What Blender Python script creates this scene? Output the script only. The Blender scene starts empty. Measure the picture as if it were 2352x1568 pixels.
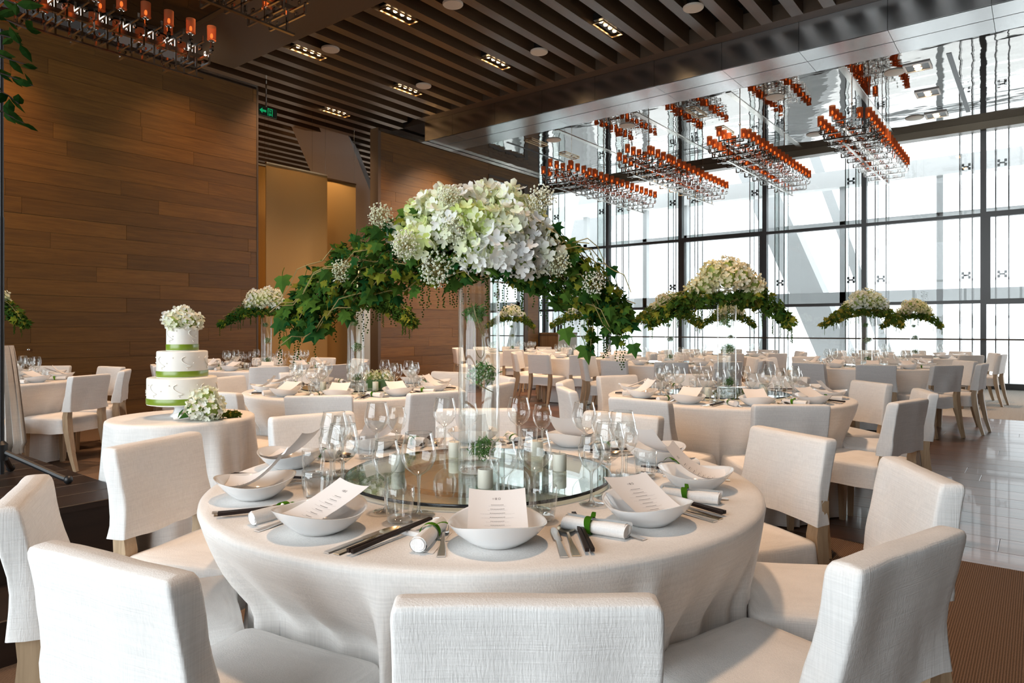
import bpy, math, random
from mathutils import Vector, Matrix, noise

random.seed(7)
SC = bpy.context.scene
COL = SC.collection
PI = math.pi
rad = math.radians

# ------------------------------------------------------------------ camera, world, exposure
cam_d = bpy.data.cameras.new('camera')
cam_d.sensor_width = 36.0
cam_d.lens = 36.0 * 1553.0 / 2352.0
cam_d.shift_y = -29.0 / 2352.0
cam_d.clip_start = 0.05
cam = bpy.data.objects.new('camera', cam_d)
COL.objects.link(cam)
cam.location = (0, 0, 1.236)
cam.rotation_euler = (rad(90), 0, rad(38 - 90))
SC.camera = cam

SC.view_settings.view_transform = 'Standard'
SC.view_settings.look = 'None'
SC.view_settings.gamma = 1.0
SC.view_settings.use_curve_mapping = False
SC.view_settings.exposure = 0.37

w = bpy.data.worlds.new('bright_sky'); SC.world = w
w.use_nodes = True
bg = w.node_tree.nodes['Background']
bg.inputs[0].default_value = (0.90, 0.96, 1.0, 1)
bg.inputs[1].default_value = 5.5

SC.cycles.max_bounces = 10
SC.cycles.diffuse_bounces = 4
SC.cycles.glossy_bounces = 4
SC.cycles.transmission_bounces = 6
SC.cycles.transparent_max_bounces = 24
SC.cycles.caustics_reflective = False
SC.cycles.caustics_refractive = False
SC.cycles.sample_clamp_indirect = 6.0


def lamp(name, kind, loc, energy, color, **kw):
    d = bpy.data.lights.new(name, kind)
    d.energy = energy; d.color = color
    tgt = kw.pop('target', None)
    for k, v in kw.items(): setattr(d, k, v)
    o = bpy.data.objects.new(name, d); COL.objects.link(o)
    o.location = loc
    if tgt is not None:
        o.rotation_euler = (Vector(tgt) - Vector(loc)).to_track_quat('-Z', 'Y').to_euler()
    return o

# portals tell the renderer where the sky comes in (they give off no light themselves)
for nm, loc, rot, sx, sy in (('window_portal', (17.3, 4.9, 2.75), (0, rad(90), 0), 5.5, 16),
                             ('rear_portal', (-4.8, 2.8, 2.75), (0, rad(-90), 0), 5.5, 8.6)):
    d = bpy.data.lights.new(nm, 'AREA'); d.shape = 'RECTANGLE'; d.size = sx; d.size_y = sy
    d.cycles.is_portal = True
    o = bpy.data.objects.new(nm, d); COL.objects.link(o); o.location = loc; o.rotation_euler = rot

WARM = (1.0, 0.64, 0.39)

# ------------------------------------------------------------------ materials
def newmat(name):
    m = bpy.data.materials.new(name); m.use_nodes = True
    nt = m.node_tree; nt.nodes.clear()
    out = nt.nodes.new('ShaderNodeOutputMaterial')
    return m, nt, out

def plain(name, col, rough=0.5, metal=0.0, emit=None, estr=0.0, noise_amt=0.0, nscale=20.0, bump=0.0, coat=0.0, sub=0.0, spec=None, randv=0.0):
    m, nt, out = newmat(name)
    p = nt.nodes.new('ShaderNodeBsdfPrincipled')
    p.inputs['Base Color'].default_value = (*col, 1)
    p.inputs['Roughness'].default_value = rough
    p.inputs['Metallic'].default_value = metal
    if coat: p.inputs['Coat Weight'].default_value = coat
    if spec is not None: p.inputs['Specular IOR Level'].default_value = spec
    if emit:
        p.inputs['Emission Color'].default_value = (*emit, 1)
        p.inputs['Emission Strength'].default_value = estr
        m.cycles.emission_sampling = 'NONE'
    if noise_amt or bump or randv:
        tc = nt.nodes.new('ShaderNodeTexCoord')
        nz = nt.nodes.new('ShaderNodeTexNoise'); nz.inputs['Scale'].default_value = nscale
        nz.inputs['Detail'].default_value = 4
        nt.links.new(tc.outputs['Object'], nz.inputs['Vector'])
        if noise_amt or randv:
            hsv = nt.nodes.new('ShaderNodeHueSaturation')
            hsv.inputs['Color'].default_value = (*col, 1)
            mr = nt.nodes.new('ShaderNodeMapRange')
            mr.inputs['To Min'].default_value = 1 - noise_amt; mr.inputs['To Max'].default_value = 1 + noise_amt
            nt.links.new(nz.outputs['Fac'], mr.inputs['Value'])
            last = mr.outputs['Result']
            if randv:
                oi = nt.nodes.new('ShaderNodeObjectInfo')
                mr2 = nt.nodes.new('ShaderNodeMapRange')
                mr2.inputs['To Min'].default_value = 1 - randv; mr2.inputs['To Max'].default_value = 1 + randv
                nt.links.new(oi.outputs['Random'], mr2.inputs['Value'])
                mm = nt.nodes.new('ShaderNodeMath'); mm.operation = 'MULTIPLY'
                nt.links.new(last, mm.inputs[0]); nt.links.new(mr2.outputs['Result'], mm.inputs[1])
                last = mm.outputs[0]
            nt.links.new(last, hsv.inputs['Value'])
            nt.links.new(hsv.outputs['Color'], p.inputs['Base Color'])
        if bump:
            b = nt.nodes.new('ShaderNodeBump'); b.inputs['Strength'].default_value = bump; b.inputs['Distance'].default_value = 0.01
            nt.links.new(nz.outputs['Fac'], b.inputs['Height']); nt.links.new(b.outputs['Normal'], p.inputs['Normal'])
    nt.links.new(p.outputs[0], out.inputs[0])
    return m

def linen(name, col, fine=1.0, bump=0.35, transl=0.0):
    m, nt, out = newmat(name)
    p = nt.nodes.new('ShaderNodeBsdfPrincipled'); p.inputs['Roughness'].default_value = 0.9
    p.inputs['Specular IOR Level'].default_value = 0.15
    tc = nt.nodes.new('ShaderNodeTexCoord')
    fac = []
    for sc in ((330, 330, 9), (9, 9, 330)):
        mp = nt.nodes.new('ShaderNodeMapping'); mp.inputs['Scale'].default_value = [s * fine for s in sc]
        nz = nt.nodes.new('ShaderNodeTexNoise'); nz.inputs['Scale'].default_value = 1.0; nz.inputs['Detail'].default_value = 3
        nt.links.new(tc.outputs['Object'], mp.inputs[0]); nt.links.new(mp.outputs[0], nz.inputs['Vector'])
        fac.append(nz.outputs['Fac'])
    a = nt.nodes.new('ShaderNodeMath'); a.operation = 'ADD'
    nt.links.new(fac[0], a.inputs[0]); nt.links.new(fac[1], a.inputs[1])
    mr = nt.nodes.new('ShaderNodeMapRange'); mr.inputs['From Min'].default_value = 0.6; mr.inputs['From Max'].default_value = 1.4
    mr.inputs['To Min'].default_value = 0.9; mr.inputs['To Max'].default_value = 1.08
    nt.links.new(a.outputs[0], mr.inputs['Value'])
    hsv = nt.nodes.new('ShaderNodeHueSaturation'); hsv.inputs['Color'].default_value = (*col, 1)
    nt.links.new(mr.outputs['Result'], hsv.inputs['Value']); nt.links.new(hsv.outputs[0], p.inputs['Base Color'])
    b = nt.nodes.new('ShaderNodeBump'); b.inputs['Strength'].default_value = bump; b.inputs['Distance'].default_value = 0.002
    nt.links.new(a.outputs[0], b.inputs['Height']); nt.links.new(b.outputs[0], p.inputs['Normal'])
    nt.links.new(p.outputs[0], out.inputs[0])
    return m

def wood(name, col, dark, scale, rough=0.45, randv=0.18, axis='X', coat=0.0, space='pos', spec=0.5, bump=0.15):
    m, nt, out = newmat(name)
    p = nt.nodes.new('ShaderNodeBsdfPrincipled'); p.inputs['Roughness'].default_value = rough
    p.inputs['Coat Weight'].default_value = coat; p.inputs['Specular IOR Level'].default_value = spec
    oi = nt.nodes.new('ShaderNodeObjectInfo')
    if space == 'pos':
        src = nt.nodes.new('ShaderNodeNewGeometry').outputs['Position']
    else:
        src = nt.nodes.new('ShaderNodeTexCoord').outputs['Object']
    off = nt.nodes.new('ShaderNodeMath'); off.operation = 'MULTIPLY'; off.inputs[1].default_value = 37.0
    nt.links.new(oi.outputs['Random'], off.inputs[0])
    va = nt.nodes.new('ShaderNodeVectorMath'); va.operation = 'ADD'
    nt.links.new(src, va.inputs[0]); nt.links.new(off.outputs[0], va.inputs[1])
    mp = nt.nodes.new('ShaderNodeMapping')
    s = {'X': (1, 14, 14), 'Y': (14, 1, 14), 'Z': (14, 14, 1)}[axis]
    mp.inputs['Scale'].default_value = [scale * q for q in s]
    nt.links.new(va.outputs[0], mp.inputs[0])
    nz = nt.nodes.new('ShaderNodeTexNoise'); nz.inputs['Scale'].default_value = 1.0; nz.inputs['Detail'].default_value = 7
    nz.inputs['Roughness'].default_value = 0.65; nz.inputs['Distortion'].default_value = 0.6
    nt.links.new(mp.outputs[0], nz.inputs['Vector'])
    cr = nt.nodes.new('ShaderNodeValToRGB')
    cr.color_ramp.elements[0].position = 0.32; cr.color_ramp.elements[0].color = (*dark, 1)
    cr.color_ramp.elements[1].position = 0.62; cr.color_ramp.elements[1].color = (*col, 1)
    nt.links.new(nz.outputs['Fac'], cr.inputs[0])
    hsv = nt.nodes.new('ShaderNodeHueSaturation')
    mr = nt.nodes.new('ShaderNodeMapRange'); mr.inputs['To Min'].default_value = 1 - randv; mr.inputs['To Max'].default_value = 1 + randv
    nt.links.new(oi.outputs['Random'], mr.inputs['Value']); nt.links.new(mr.outputs['Result'], hsv.inputs['Value'])
    nt.links.new(cr.outputs[0], hsv.inputs['Color']); nt.links.new(hsv.outputs[0], p.inputs['Base Color'])
    b = nt.nodes.new('ShaderNodeBump'); b.inputs['Strength'].default_value = bump; b.inputs['Distance'].default_value = 0.004
    nt.links.new(nz.outputs['Fac'], b.inputs['Height']); nt.links.new(b.outputs[0], p.inputs['Normal'])
    nt.links.new(p.outputs[0], out.inputs[0])
    return m

def thin_glass(name, tint=(0.97, 0.99, 0.98), f0=0.04, gain=0.9, rough=0.0, power=3.5):
    # thin pane: lets light straight through, reflects by Schlick's law on either side
    m, nt, out = newmat(name)
    tr = nt.nodes.new('ShaderNodeBsdfTransparent'); tr.inputs[0].default_value = (*tint, 1)
    gl = nt.nodes.new('ShaderNodeBsdfGlossy'); gl.inputs['Roughness'].default_value = rough
    gl.inputs['Color'].default_value = (1, 1, 1, 1)
    lw = nt.nodes.new('ShaderNodeLayerWeight')
    pw = nt.nodes.new('ShaderNodeMath'); pw.operation = 'POWER'; pw.inputs[1].default_value = power
    nt.links.new(lw.outputs['Facing'], pw.inputs[0])
    ma = nt.nodes.new('ShaderNodeMath'); ma.operation = 'MULTIPLY_ADD'; ma.use_clamp = True
    ma.inputs[1].default_value = gain; ma.inputs[2].default_value = f0
    nt.links.new(pw.outputs[0], ma.inputs[0])
    mx = nt.nodes.new('ShaderNodeMixShader')
    nt.links.new(ma.outputs[0], mx.inputs[0]); nt.links.new(tr.outputs[0], mx.inputs[1]); nt.links.new(gl.outputs[0], mx.inputs[2])
    nt.links.new(mx.outputs[0], out.inputs[0])
    return m

def solid_glass(name, tint=(0.97, 0.98, 0.98)):
    m, nt, out = newmat(name)
    g = nt.nodes.new('ShaderNodeBsdfGlass'); g.inputs['Color'].default_value = (*tint, 1); g.inputs['IOR'].default_value = 1.48
    g.inputs['Roughness'].default_value = 0.0
    nt.links.new(g.outputs[0], out.inputs[0])
    return m

def stem_glass(name):
    m = thin_glass(name, (0.95, 0.965, 0.96), 0.08, 0.85, 0.0, 2.5)
    nt = m.node_tree; out = [n for n in nt.nodes if n.type == 'OUTPUT_MATERIAL'][0]
    first = out.inputs[0].links[0].from_socket
    g = nt.nodes.new('ShaderNodeBsdfGlass'); g.inputs['IOR'].default_value = 1.45; g.inputs['Roughness'].default_value = 0.0
    mx = nt.nodes.new('ShaderNodeMixShader'); mx.inputs[0].default_value = 0.3
    nt.links.new(first, mx.inputs[1]); nt.links.new(g.outputs[0], mx.inputs[2]); nt.links.new(mx.outputs[0], out.inputs[0])
    return m

def petal(name, c0, c1, tr=0.3):
    m, nt, out = newmat(name)
    oi = nt.nodes.new('ShaderNodeObjectInfo')
    tc = nt.nodes.new('ShaderNodeTexCoord')
    nz = nt.nodes.new('ShaderNodeTexNoise'); nz.inputs['Scale'].default_value = 14
    nt.links.new(tc.outputs['Object'], nz.inputs['Vector'])
    ad = nt.nodes.new('ShaderNodeMath'); ad.operation = 'MULTIPLY_ADD'; ad.inputs[1].default_value = 1.6; ad.inputs[2].default_value = -0.8
    nt.links.new(nz.outputs['Fac'], ad.inputs[0])
    a2 = nt.nodes.new('ShaderNodeMath'); a2.operation = 'ADD'; a2.use_clamp = True
    nt.links.new(oi.outputs['Random'], a2.inputs[0]); nt.links.new(ad.outputs[0], a2.inputs[1])
    cr = nt.nodes.new('ShaderNodeValToRGB')
    cr.color_ramp.elements[0].color = (*c0, 1); cr.color_ramp.elements[1].color = (*c1, 1)
    nt.links.new(a2.outputs[0], cr.inputs[0])
    d = nt.nodes.new('ShaderNodeBsdfDiffuse'); t = nt.nodes.new('ShaderNodeBsdfTranslucent')
    nt.links.new(cr.outputs[0], d.inputs[0]); nt.links.new(cr.outputs[0], t.inputs[0])
    mx = nt.nodes.new('ShaderNodeMixShader'); mx.inputs[0].default_value = tr
    nt.links.new(d.outputs[0], mx.inputs[1]); nt.links.new(t.outputs[0], mx.inputs[2])
    nt.links.new(mx.outputs[0], out.inputs[0])
    return m

def mirror_ceiling_mat():
    m, nt, out = newmat('polished_ceiling')
    p = nt.nodes.new('ShaderNodeBsdfPrincipled')
    p.inputs['Base Color'].default_value = (0.34, 0.325, 0.31, 1); p.inputs['Metallic'].default_value = 1.0
    p.inputs['Roughness'].default_value = 0.03
    geo = nt.nodes.new('ShaderNodeNewGeometry')
    mp = nt.nodes.new('ShaderNodeMapping'); mp.inputs['Scale'].default_value = (2.2, 0.9, 1)
    nz = nt.nodes.new('ShaderNodeTexNoise'); nz.inputs['Scale'].default_value = 0.9; nz.inputs['Detail'].default_value = 2.5
    nt.links.new(geo.outputs['Position'], mp.inputs[0]); nt.links.new(mp.outputs[0], nz.inputs['Vector'])
    b = nt.nodes.new('ShaderNodeBump'); b.inputs['Strength'].default_value = 0.35; b.inputs['Distance'].default_value = 0.03
    nt.links.new(nz.outputs['Fac'], b.inputs['Height']); nt.links.new(b.outputs[0], p.inputs['Normal'])
    nt.links.new(p.outputs[0], out.inputs[0])
    return m

def carpet_mat(name, c1, c2, rib):
    m, nt, out = newmat(name)
    p = nt.nodes.new('ShaderNodeBsdfPrincipled'); p.inputs['Roughness'].default_value = 0.95; p.inputs['Specular IOR Level'].default_value = 0.1
    geo = nt.nodes.new('ShaderNodeNewGeometry')
    wv = nt.nodes.new('ShaderNodeTexWave'); wv.bands_direction = 'Y'; wv.inputs['Scale'].default_value = rib
    wv.inputs['Distortion'].default_value = 1.2; wv.inputs['Detail'].default_value = 2; wv.inputs['Detail Scale'].default_value = 3.0
    nt.links.new(geo.outputs['Position'], wv.inputs['Vector'])
    nz = nt.nodes.new('ShaderNodeTexNoise'); nz.inputs['Scale'].default_value = 160; nz.inputs['Detail'].default_value = 3
    nt.links.new(geo.outputs['Position'], nz.inputs['Vector'])
    mu = nt.nodes.new('ShaderNodeMath'); mu.operation = 'MULTIPLY_ADD'; mu.inputs[1].default_value = 0.6; mu.inputs[2].default_value = 0
    nt.links.new(wv.outputs['Fac'], mu.inputs[0])
    ad = nt.nodes.new('ShaderNodeMath'); ad.operation = 'MULTIPLY_ADD'; ad.inputs[1].default_value = 0.4
    nt.links.new(nz.outputs['Fac'], ad.inputs[0]); nt.links.new(mu.outputs[0], ad.inputs[2])
    cr = nt.nodes.new('ShaderNodeValToRGB')
    cr.color_ramp.elements[0].position = 0.2; cr.color_ramp.elements[0].color = (*c1, 1)
    cr.color_ramp.elements[1].position = 0.8; cr.color_ramp.elements[1].color = (*c2, 1)
    nt.links.new(ad.outputs[0], cr.inputs[0]); nt.links.new(cr.outputs[0], p.inputs['Base Color'])
    b = nt.nodes.new('ShaderNodeBump'); b.inputs['Strength'].default_value = 0.6; b.inputs['Distance'].default_value = 0.004
    nt.links.new(ad.outputs[0], b.inputs['Height']); nt.links.new(b.outputs[0], p.inputs['Normal'])
    nt.links.new(p.outputs[0], out.inputs[0])
    return m

def shade_mat():
    m, nt, out = newmat('amber_lamp_shade')
    tr = nt.nodes.new('ShaderNodeBsdfTransparent'); tr.inputs[0].default_value = (0.9, 0.30, 0.12, 1)
    d = nt.nodes.new('ShaderNodeBsdfDiffuse'); d.inputs[0].default_value = (0.22, 0.068, 0.03, 1)
    e = nt.nodes.new('ShaderNodeEmission'); e.inputs[0].default_value = (1.0, 0.22, 0.06, 1); e.inputs[1].default_value = 0.055
    a = nt.nodes.new('ShaderNodeAddShader')
    nt.links.new(d.outputs[0], a.inputs[0]); nt.links.new(e.outputs[0], a.inputs[1])
    mx = nt.nodes.new('ShaderNodeMixShader'); mx.inputs[0].default_value = 0.72
    nt.links.new(tr.outputs[0], mx.inputs[1]); nt.links.new(a.outputs[0], mx.inputs[2])
    nt.links.new(mx.outputs[0], out.inputs[0])
    m.cycles.emission_sampling = 'NONE'
    return m

def emitter(name, col, s):
    m, nt, out = newmat(name)
    e = nt.nodes.new('ShaderNodeEmission'); e.inputs[0].default_value = (*col, 1); e.inputs[1].default_value = s
    nt.links.new(e.outputs[0], out.inputs[0]); m.cycles.emission_sampling = 'NONE'
    return m

M = dict(
    linen=linen('chair_linen', (0.83, 0.815, 0.80), 1.0, 0.5),
    cloth=linen('table_linen', (0.84, 0.815, 0.79), 0.8, 0.4),
    napkin=linen('napkin_cotton', (0.88, 0.87, 0.86), 2.0, 0.3),
    drape=linen('drape_cotton', (0.75, 0.68, 0.62), 0.6, 0.2),
    porcelain=plain('white_porcelain', (0.86, 0.87, 0.88), 0.12, coat=0.4),
    glass=thin_glass('thin_clear_glass', (0.965, 0.975, 0.975), 0.075, 0.85, 0.0, 2.6),
    stem=stem_glass('solid_clear_glass'),
    vase=thin_glass('vase_glass', (0.975, 0.99, 0.985), 0.05, 0.8),
    pane=thin_glass('window_glass', (0.62, 0.63, 0.63), 0.03, 0.6),
    rearpane=thin_glass('rear_window_glass', (0.97, 0.98, 0.98), 0.02, 0.5),
    fin=thin_glass('glass_fin', (0.86, 0.90, 0.89), 0.04, 0.6),
    fin_edge=plain('glass_fin_edge', (0.36, 0.40, 0.39), 0.2),
    turntable=thin_glass('green_tinted_glass', (0.90, 0.97, 0.93), 0.07, 0.85),
    black=plain('black_edge', (0.012, 0.014, 0.016), 0.15),
    base_brown=plain('turntable_base_brown', (0.16, 0.12, 0.08), 0.4),
    steel=plain('polished_steel', (0.92, 0.90, 0.88), 0.32, 1.0),
    gold=plain('warm_polished_metal', (0.92, 0.78, 0.58), 0.26, 1.0),
    lacquer=plain('dark_lacquer', (0.020, 0.011, 0.009), 0.5, spec=0.25),
    paper=plain('menu_card', (0.86, 0.84, 0.84), 0.7),
    ink=plain('grey_ink', (0.22, 0.20, 0.20), 0.8),
    ink2=plain('pale_ink', (0.55, 0.52, 0.52), 0.8),
    leafband=petal('napkin_leaf', (0.05, 0.16, 0.012), (0.10, 0.26, 0.02), 0.2),
    oak=wood('pale_oak_leg', (0.50, 0.36, 0.23), (0.36, 0.25, 0.15), 3.0, 0.5, 0.12, 'Z', space='obj'),
    wall=wood('wall_oak', (0.150, 0.067, 0.011), (0.092, 0.038, 0.005), 1.9, 0.5, 0.22, 'X'),
    wallback=plain('wall_core', (0.06, 0.03, 0.015), 0.8),
    floorwood=wood('floor_walnut', (0.17, 0.085, 0.05), (0.09, 0.045, 0.027), 1.6, 0.33, 0.25, 'Y', coat=0.15),
    carpet=carpet_mat('ribbed_brown_carpet', (0.095, 0.060, 0.038), (0.21, 0.14, 0.095), 36.0),
    carpet2=carpet_mat('pale_woven_carpet', (0.42, 0.385, 0.34), (0.54, 0.50, 0.45), 20.0),
    slat=wood('ceiling_slat', (0.105, 0.066, 0.036), (0.08, 0.05, 0.027), 0.8, 0.32, 0.06, 'X', spec=0.7, bump=0.03),
    dark=plain('dark_ceiling_void', (0.022, 0.014, 0.009), 0.9),
    ledge=plain('brown_ceiling_ledge', (0.075, 0.048, 0.028), 0.5),
    darkleaf=petal('dark_branch_leaf', (0.008, 0.028, 0.006), (0.025, 0.06, 0.012), 0.15),
    beam=plain('brushed_metal_panel', (0.50, 0.50, 0.50), 0.22, 1.0, noise_amt=0.05, nscale=180, bump=0.06),
    mirror=mirror_ceiling_mat(),
    chrome=plain('chrome', (0.80, 0.79, 0.77), 0.07, 1.0),
    chrome2=plain('dark_chrome', (0.45, 0.42, 0.38), 0.15, 1.0),
    shade=shade_mat(),
    bulb=emitter('warm_bulb', (1.0, 0.45, 0.16), 4.0),
    spotlamp=emitter('spot_lamp_glow', (1.0, 0.66, 0.34), 14.0),
    mullion=plain('dark_bronze_mullion', (0.028, 0.026, 0.026), 0.35, spec=0.6),
    bronze=plain('bronze_header', (0.10, 0.08, 0.055), 0.35, 0.6),
    white_out=plain('white_outer_structure', (0.90, 0.90, 0.89), 0.7),
    grey_out=plain('pale_grey_frame', (0.66, 0.68, 0.68), 0.6),
    outcol=plain('pale_grey_column', (0.50, 0.51, 0.51), 0.7),
    terrace=plain('pale_terrace', (0.85, 0.84, 0.82), 0.8),
    patch=plain('grey_patch_metal', (0.16, 0.17, 0.17), 0.3, 0.8),
    goldpanel=plain('gold_fabric_panel', (0.42, 0.27, 0.09), 0.55, noise_amt=0.03, nscale=60),
    column=plain('grey_plaster_column', (0.55, 0.50, 0.47), 0.8),
    block=plain('grey_block_wall', (0.34, 0.32, 0.28), 0.85, noise_amt=0.08, nscale=6),
    darkwood=wood('stage_wood', (0.022, 0.011, 0.007), (0.012, 0.006, 0.004), 1.2, 0.5, 0.1, 'X'),
    blackmetal=plain('black_stand_metal', (0.01, 0.01, 0.011), 0.4),
    speaker=plain('speaker_grille', (0.62, 0.57, 0.50), 0.7),
    lampcase=plain('black_lamp_case', (0.008, 0.007, 0.006), 0.4),
    lampframe=plain('brass_lamp_frame', (0.62, 0.45, 0.27), 0.3, 1.0),
    wax=plain('ivory_wax', (0.86, 0.82, 0.70), 0.5),
    wick=plain('wick', (0.5, 0.45, 0.38), 0.9),
    icing=plain('ivory_icing', (0.88, 0.85, 0.79), 0.5, bump=0.06, nscale=40),
    ribbon=plain('green_satin_ribbon', (0.20, 0.30, 0.022), 0.28, spec=0.8),
    petal=petal('hydrangea_petal', (0.90, 0.90, 0.89), (0.80, 0.85, 0.55), 0.32),
    petal_green=petal('green_white_petal', (0.84, 0.88, 0.62), (0.62, 0.74, 0.24), 0.32),
    petal_blue=petal('cool_white_petal', (0.89, 0.90, 0.91), (0.90, 0.90, 0.84), 0.32),
    petal_warm=petal('cream_petal', (0.86, 0.80, 0.62), (0.74, 0.70, 0.40), 0.3),
    petal_core=petal('green_flower_core', (0.30, 0.40, 0.10), (0.40, 0.48, 0.16), 0.2),
    babys=petal('tiny_white_blossom', (0.88, 0.88, 0.80), (0.76, 0.80, 0.60), 0.2),
    ivy=petal('ivy_leaf', (0.014, 0.070, 0.020), (0.095, 0.18, 0.026), 0.3),
    ivy2=petal('yellowing_leaf', (0.16, 0.20, 0.02), (0.34, 0.29, 0.05), 0.3),
    fern=petal('fern_foliage', (0.028, 0.075, 0.012), (0.10, 0.15, 0.025), 0.25),
    vine=plain('pale_vine', (0.30, 0.24, 0.09), 0.7),
    moss=petal('moss_green', (0.05, 0.17, 0.035), (0.13, 0.28, 0.06), 0.2),
    exit=emitter('exit_green', (0.02, 0.75, 0.25), 0.32),
    exitbox=plain('exit_box', (0.004, 0.03, 0.012), 0.4),
    counter=wood('counter_oak', (0.28, 0.15, 0.065), (0.20, 0.10, 0.04), 1.0, 0.5, 0.1, 'Z'),
    counter_pale=plain('counter_pale_side', (0.50, 0.44, 0.36), 0.6),
    mirrorpane=plain('dark_mirror', (0.66, 0.68, 0.67), 0.02, 1.0),
)

# ------------------------------------------------------------------ mesh helpers
class MB:
    def __init__(s): s.v = []; s.f = []; s.m = []
    def add(s, vs, fs, mi=0, mat=None):
        b = len(s.v)
        s.v += [tuple(mat @ Vector(p)) for p in vs] if mat is not None else [tuple(p) for p in vs]
        s.f += [tuple(b + i for i in f) for f in fs]; s.m += [mi] * len(fs)
        return s
    def box(s, x0, x1, y0, y1, z0, z1, mi=0, mat=None):
        vs = [(x0,y0,z0),(x1,y0,z0),(x1,y1,z0),(x0,y1,z0),(x0,y0,z1),(x1,y0,z1),(x1,y1,z1),(x0,y1,z1)]
        return s.add(vs, [(3,2,1,0),(4,5,6,7),(0,1,5,4),(1,2,6,5),(2,3,7,6),(3,0,4,7)], mi, mat)
    def bevbox(s, x0, x1, y0, y1, z0, z1, b, mi=0, mat=None):
        # box with chamfered top rim
        vs = [(x0,y0,z0),(x1,y0,z0),(x1,y1,z0),(x0,y1,z0),(x0,y0,z1-b),(x1,y0,z1-b),(x1,y1,z1-b),(x0,y1,z1-b),
              (x0+b,y0+b,z1),(x1-b,y0+b,z1),(x1-b,y1-b,z1),(x0+b,y1-b,z1)]
        fs = [(3,2,1,0),(0,1,5,4),(1,2,6,5),(2,3,7,6),(3,0,4,7),(4,5,9,8),(5,6,10,9),(6,7,11,10),(7,4,8,11),(8,9,10,11)]
        return s.add(vs, fs, mi, mat)
    def lathe(s, prof, n=24, mi=0, mat=None, cap0=False, cap1=False, wob=None):
        vs = []; fs = []
        for r, z in prof:
            for i in range(n):
                a = 2*PI*i/n
                dz = wob(a, r) if wob else 0
                vs.append((r*math.cos(a), r*math.sin(a), z+dz))
        for j in range(len(prof)-1):
            for i in range(n):
                k = (i+1) % n
                fs.append((j*n+i, j*n+k, (j+1)*n+k, (j+1)*n+i))
        if cap0: fs.append(tuple(range(n-1, -1, -1)))
        if cap1: fs.append(tuple((len(prof)-1)*n+i for i in range(n)))
        return s.add(vs, fs, mi, mat)
    def tube(s, pts, r, n=6, mi=0, mat=None, caps=True, square=False):
        pts = [Vector(p) for p in pts]; vs = []; fs = []
        rs = r if isinstance(r, (list, tuple)) else [r]*len(pts)
        up = Vector((0,0,1))
        t0 = (pts[-1]-pts[0]).normalized()
        if abs(t0.z) > 0.9: up = Vector((0,1,0))
        for i, p in enumerate(pts):
            t = (pts[min(i+1,len(pts)-1)] - pts[max(i-1,0)]).normalized()
            x = t.cross(up).normalized(); y = x.cross(t).normalized()
            for k in range(n):
                a = 2*PI*(k+(0.5 if square else 0))/n
                vs.append(p + (x*math.cos(a)+y*math.sin(a))*rs[i]*(1.414 if square else 1))
        for j in range(len(pts)-1):
            for k in range(n):
                q = (k+1) % n
                fs.append((j*n+k, j*n+q, (j+1)*n+q, (j+1)*n+k))
        if caps:
            fs.append(tuple(range(n-1,-1,-1))); fs.append(tuple((len(pts)-1)*n+k for k in range(n)))
        return s.add(vs, fs, mi, mat)
    def grid(s, fn, nu, nv, mi=0, mat=None, closeu=False):
        vs = []; fs = []
        cu = nu if closeu else nu+1
        for j in range(nv+1):
            for i in range(cu):
                vs.append(fn(i/nu, j/nv))
        for j in range(nv):
            for i in range(nu):
                a = j*cu+i; b = j*cu+(i+1) % cu
                fs.append((a, b, b+cu, a+cu))
        return s.add(vs, fs, mi, mat)
    def prism(s, outline, z0, z1, mi=0, mat=None):
        n = len(outline)
        vs = [(x,y,z0) for x,y in outline]+[(x,y,z1) for x,y in outline]
        fs = [tuple(range(n-1,-1,-1)), tuple(range(n,2*n))]+[(i,(i+1)%n,n+(i+1)%n,n+i) for i in range(n)]
        return s.add(vs, fs, mi, mat)
    def sphere(s, c, r, n=12, m=8, mi=0, mat=None, sc=(1,1,1)):
        vs = []; fs = []
        for j in range(m+1):
            th = PI*j/m
            for i in range(n):
                a = 2*PI*i/n
                vs.append((c[0]+r*sc[0]*math.sin(th)*math.cos(a), c[1]+r*sc[1]*math.sin(th)*math.sin(a), c[2]+r*sc[2]*math.cos(th)))
        for j in range(m):
            for i in range(n):
                k = (i+1) % n
                fs.append((j*n+i, (j+1)*n+i, (j+1)*n+k, j*n+k))
        return s.add(vs, fs, mi, mat)
    def octa(s, c, r, mi=0):
        x,y,z = c
        return s.add([(x+r,y,z),(x-r,y,z),(x,y+r,z),(x,y-r,z),(x,y,z+r),(x,y,z-r)],
                     [(0,2,4),(2,1,4),(1,3,4),(3,0,4),(2,0,5),(1,2,5),(3,1,5),(0,3,5)], mi)
    def mesh(s, name, mats, smooth=True, angle=40):
        me = bpy.data.meshes.new(name)
        me.from_pydata(s.v, [], s.f)
        for m in (mats if isinstance(mats, (list, tuple)) else [mats]): me.materials.append(m)
        if len(me.materials) > 1: me.polygons.foreach_set('material_index', s.m)
        if smooth:
            me.polygons.foreach_set('use_smooth', [True]*len(s.f))
            try: me.set_sharp_from_angle(angle=rad(angle))
            except Exception: pass
        me.update()
        return me

KIDS = {}
def link(name, me, parent=None, loc=(0,0,0), rz=0.0, mat=None, kind=None):
    o = bpy.data.objects.new(name, me); COL.objects.link(o)
    if mat is not None: o.matrix_basis = mat
    else:
        o.location = loc; o.rotation_euler = (0,0,rz)
    if parent is not None:
        o.parent = parent; KIDS.setdefault(parent.name, []).append(o)
    if kind: o['kind'] = kind
    return o

def tag(o, label, cat, group=None):
    o['label'] = label; o['category'] = cat
    if group: o['group'] = group
    return o

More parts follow.
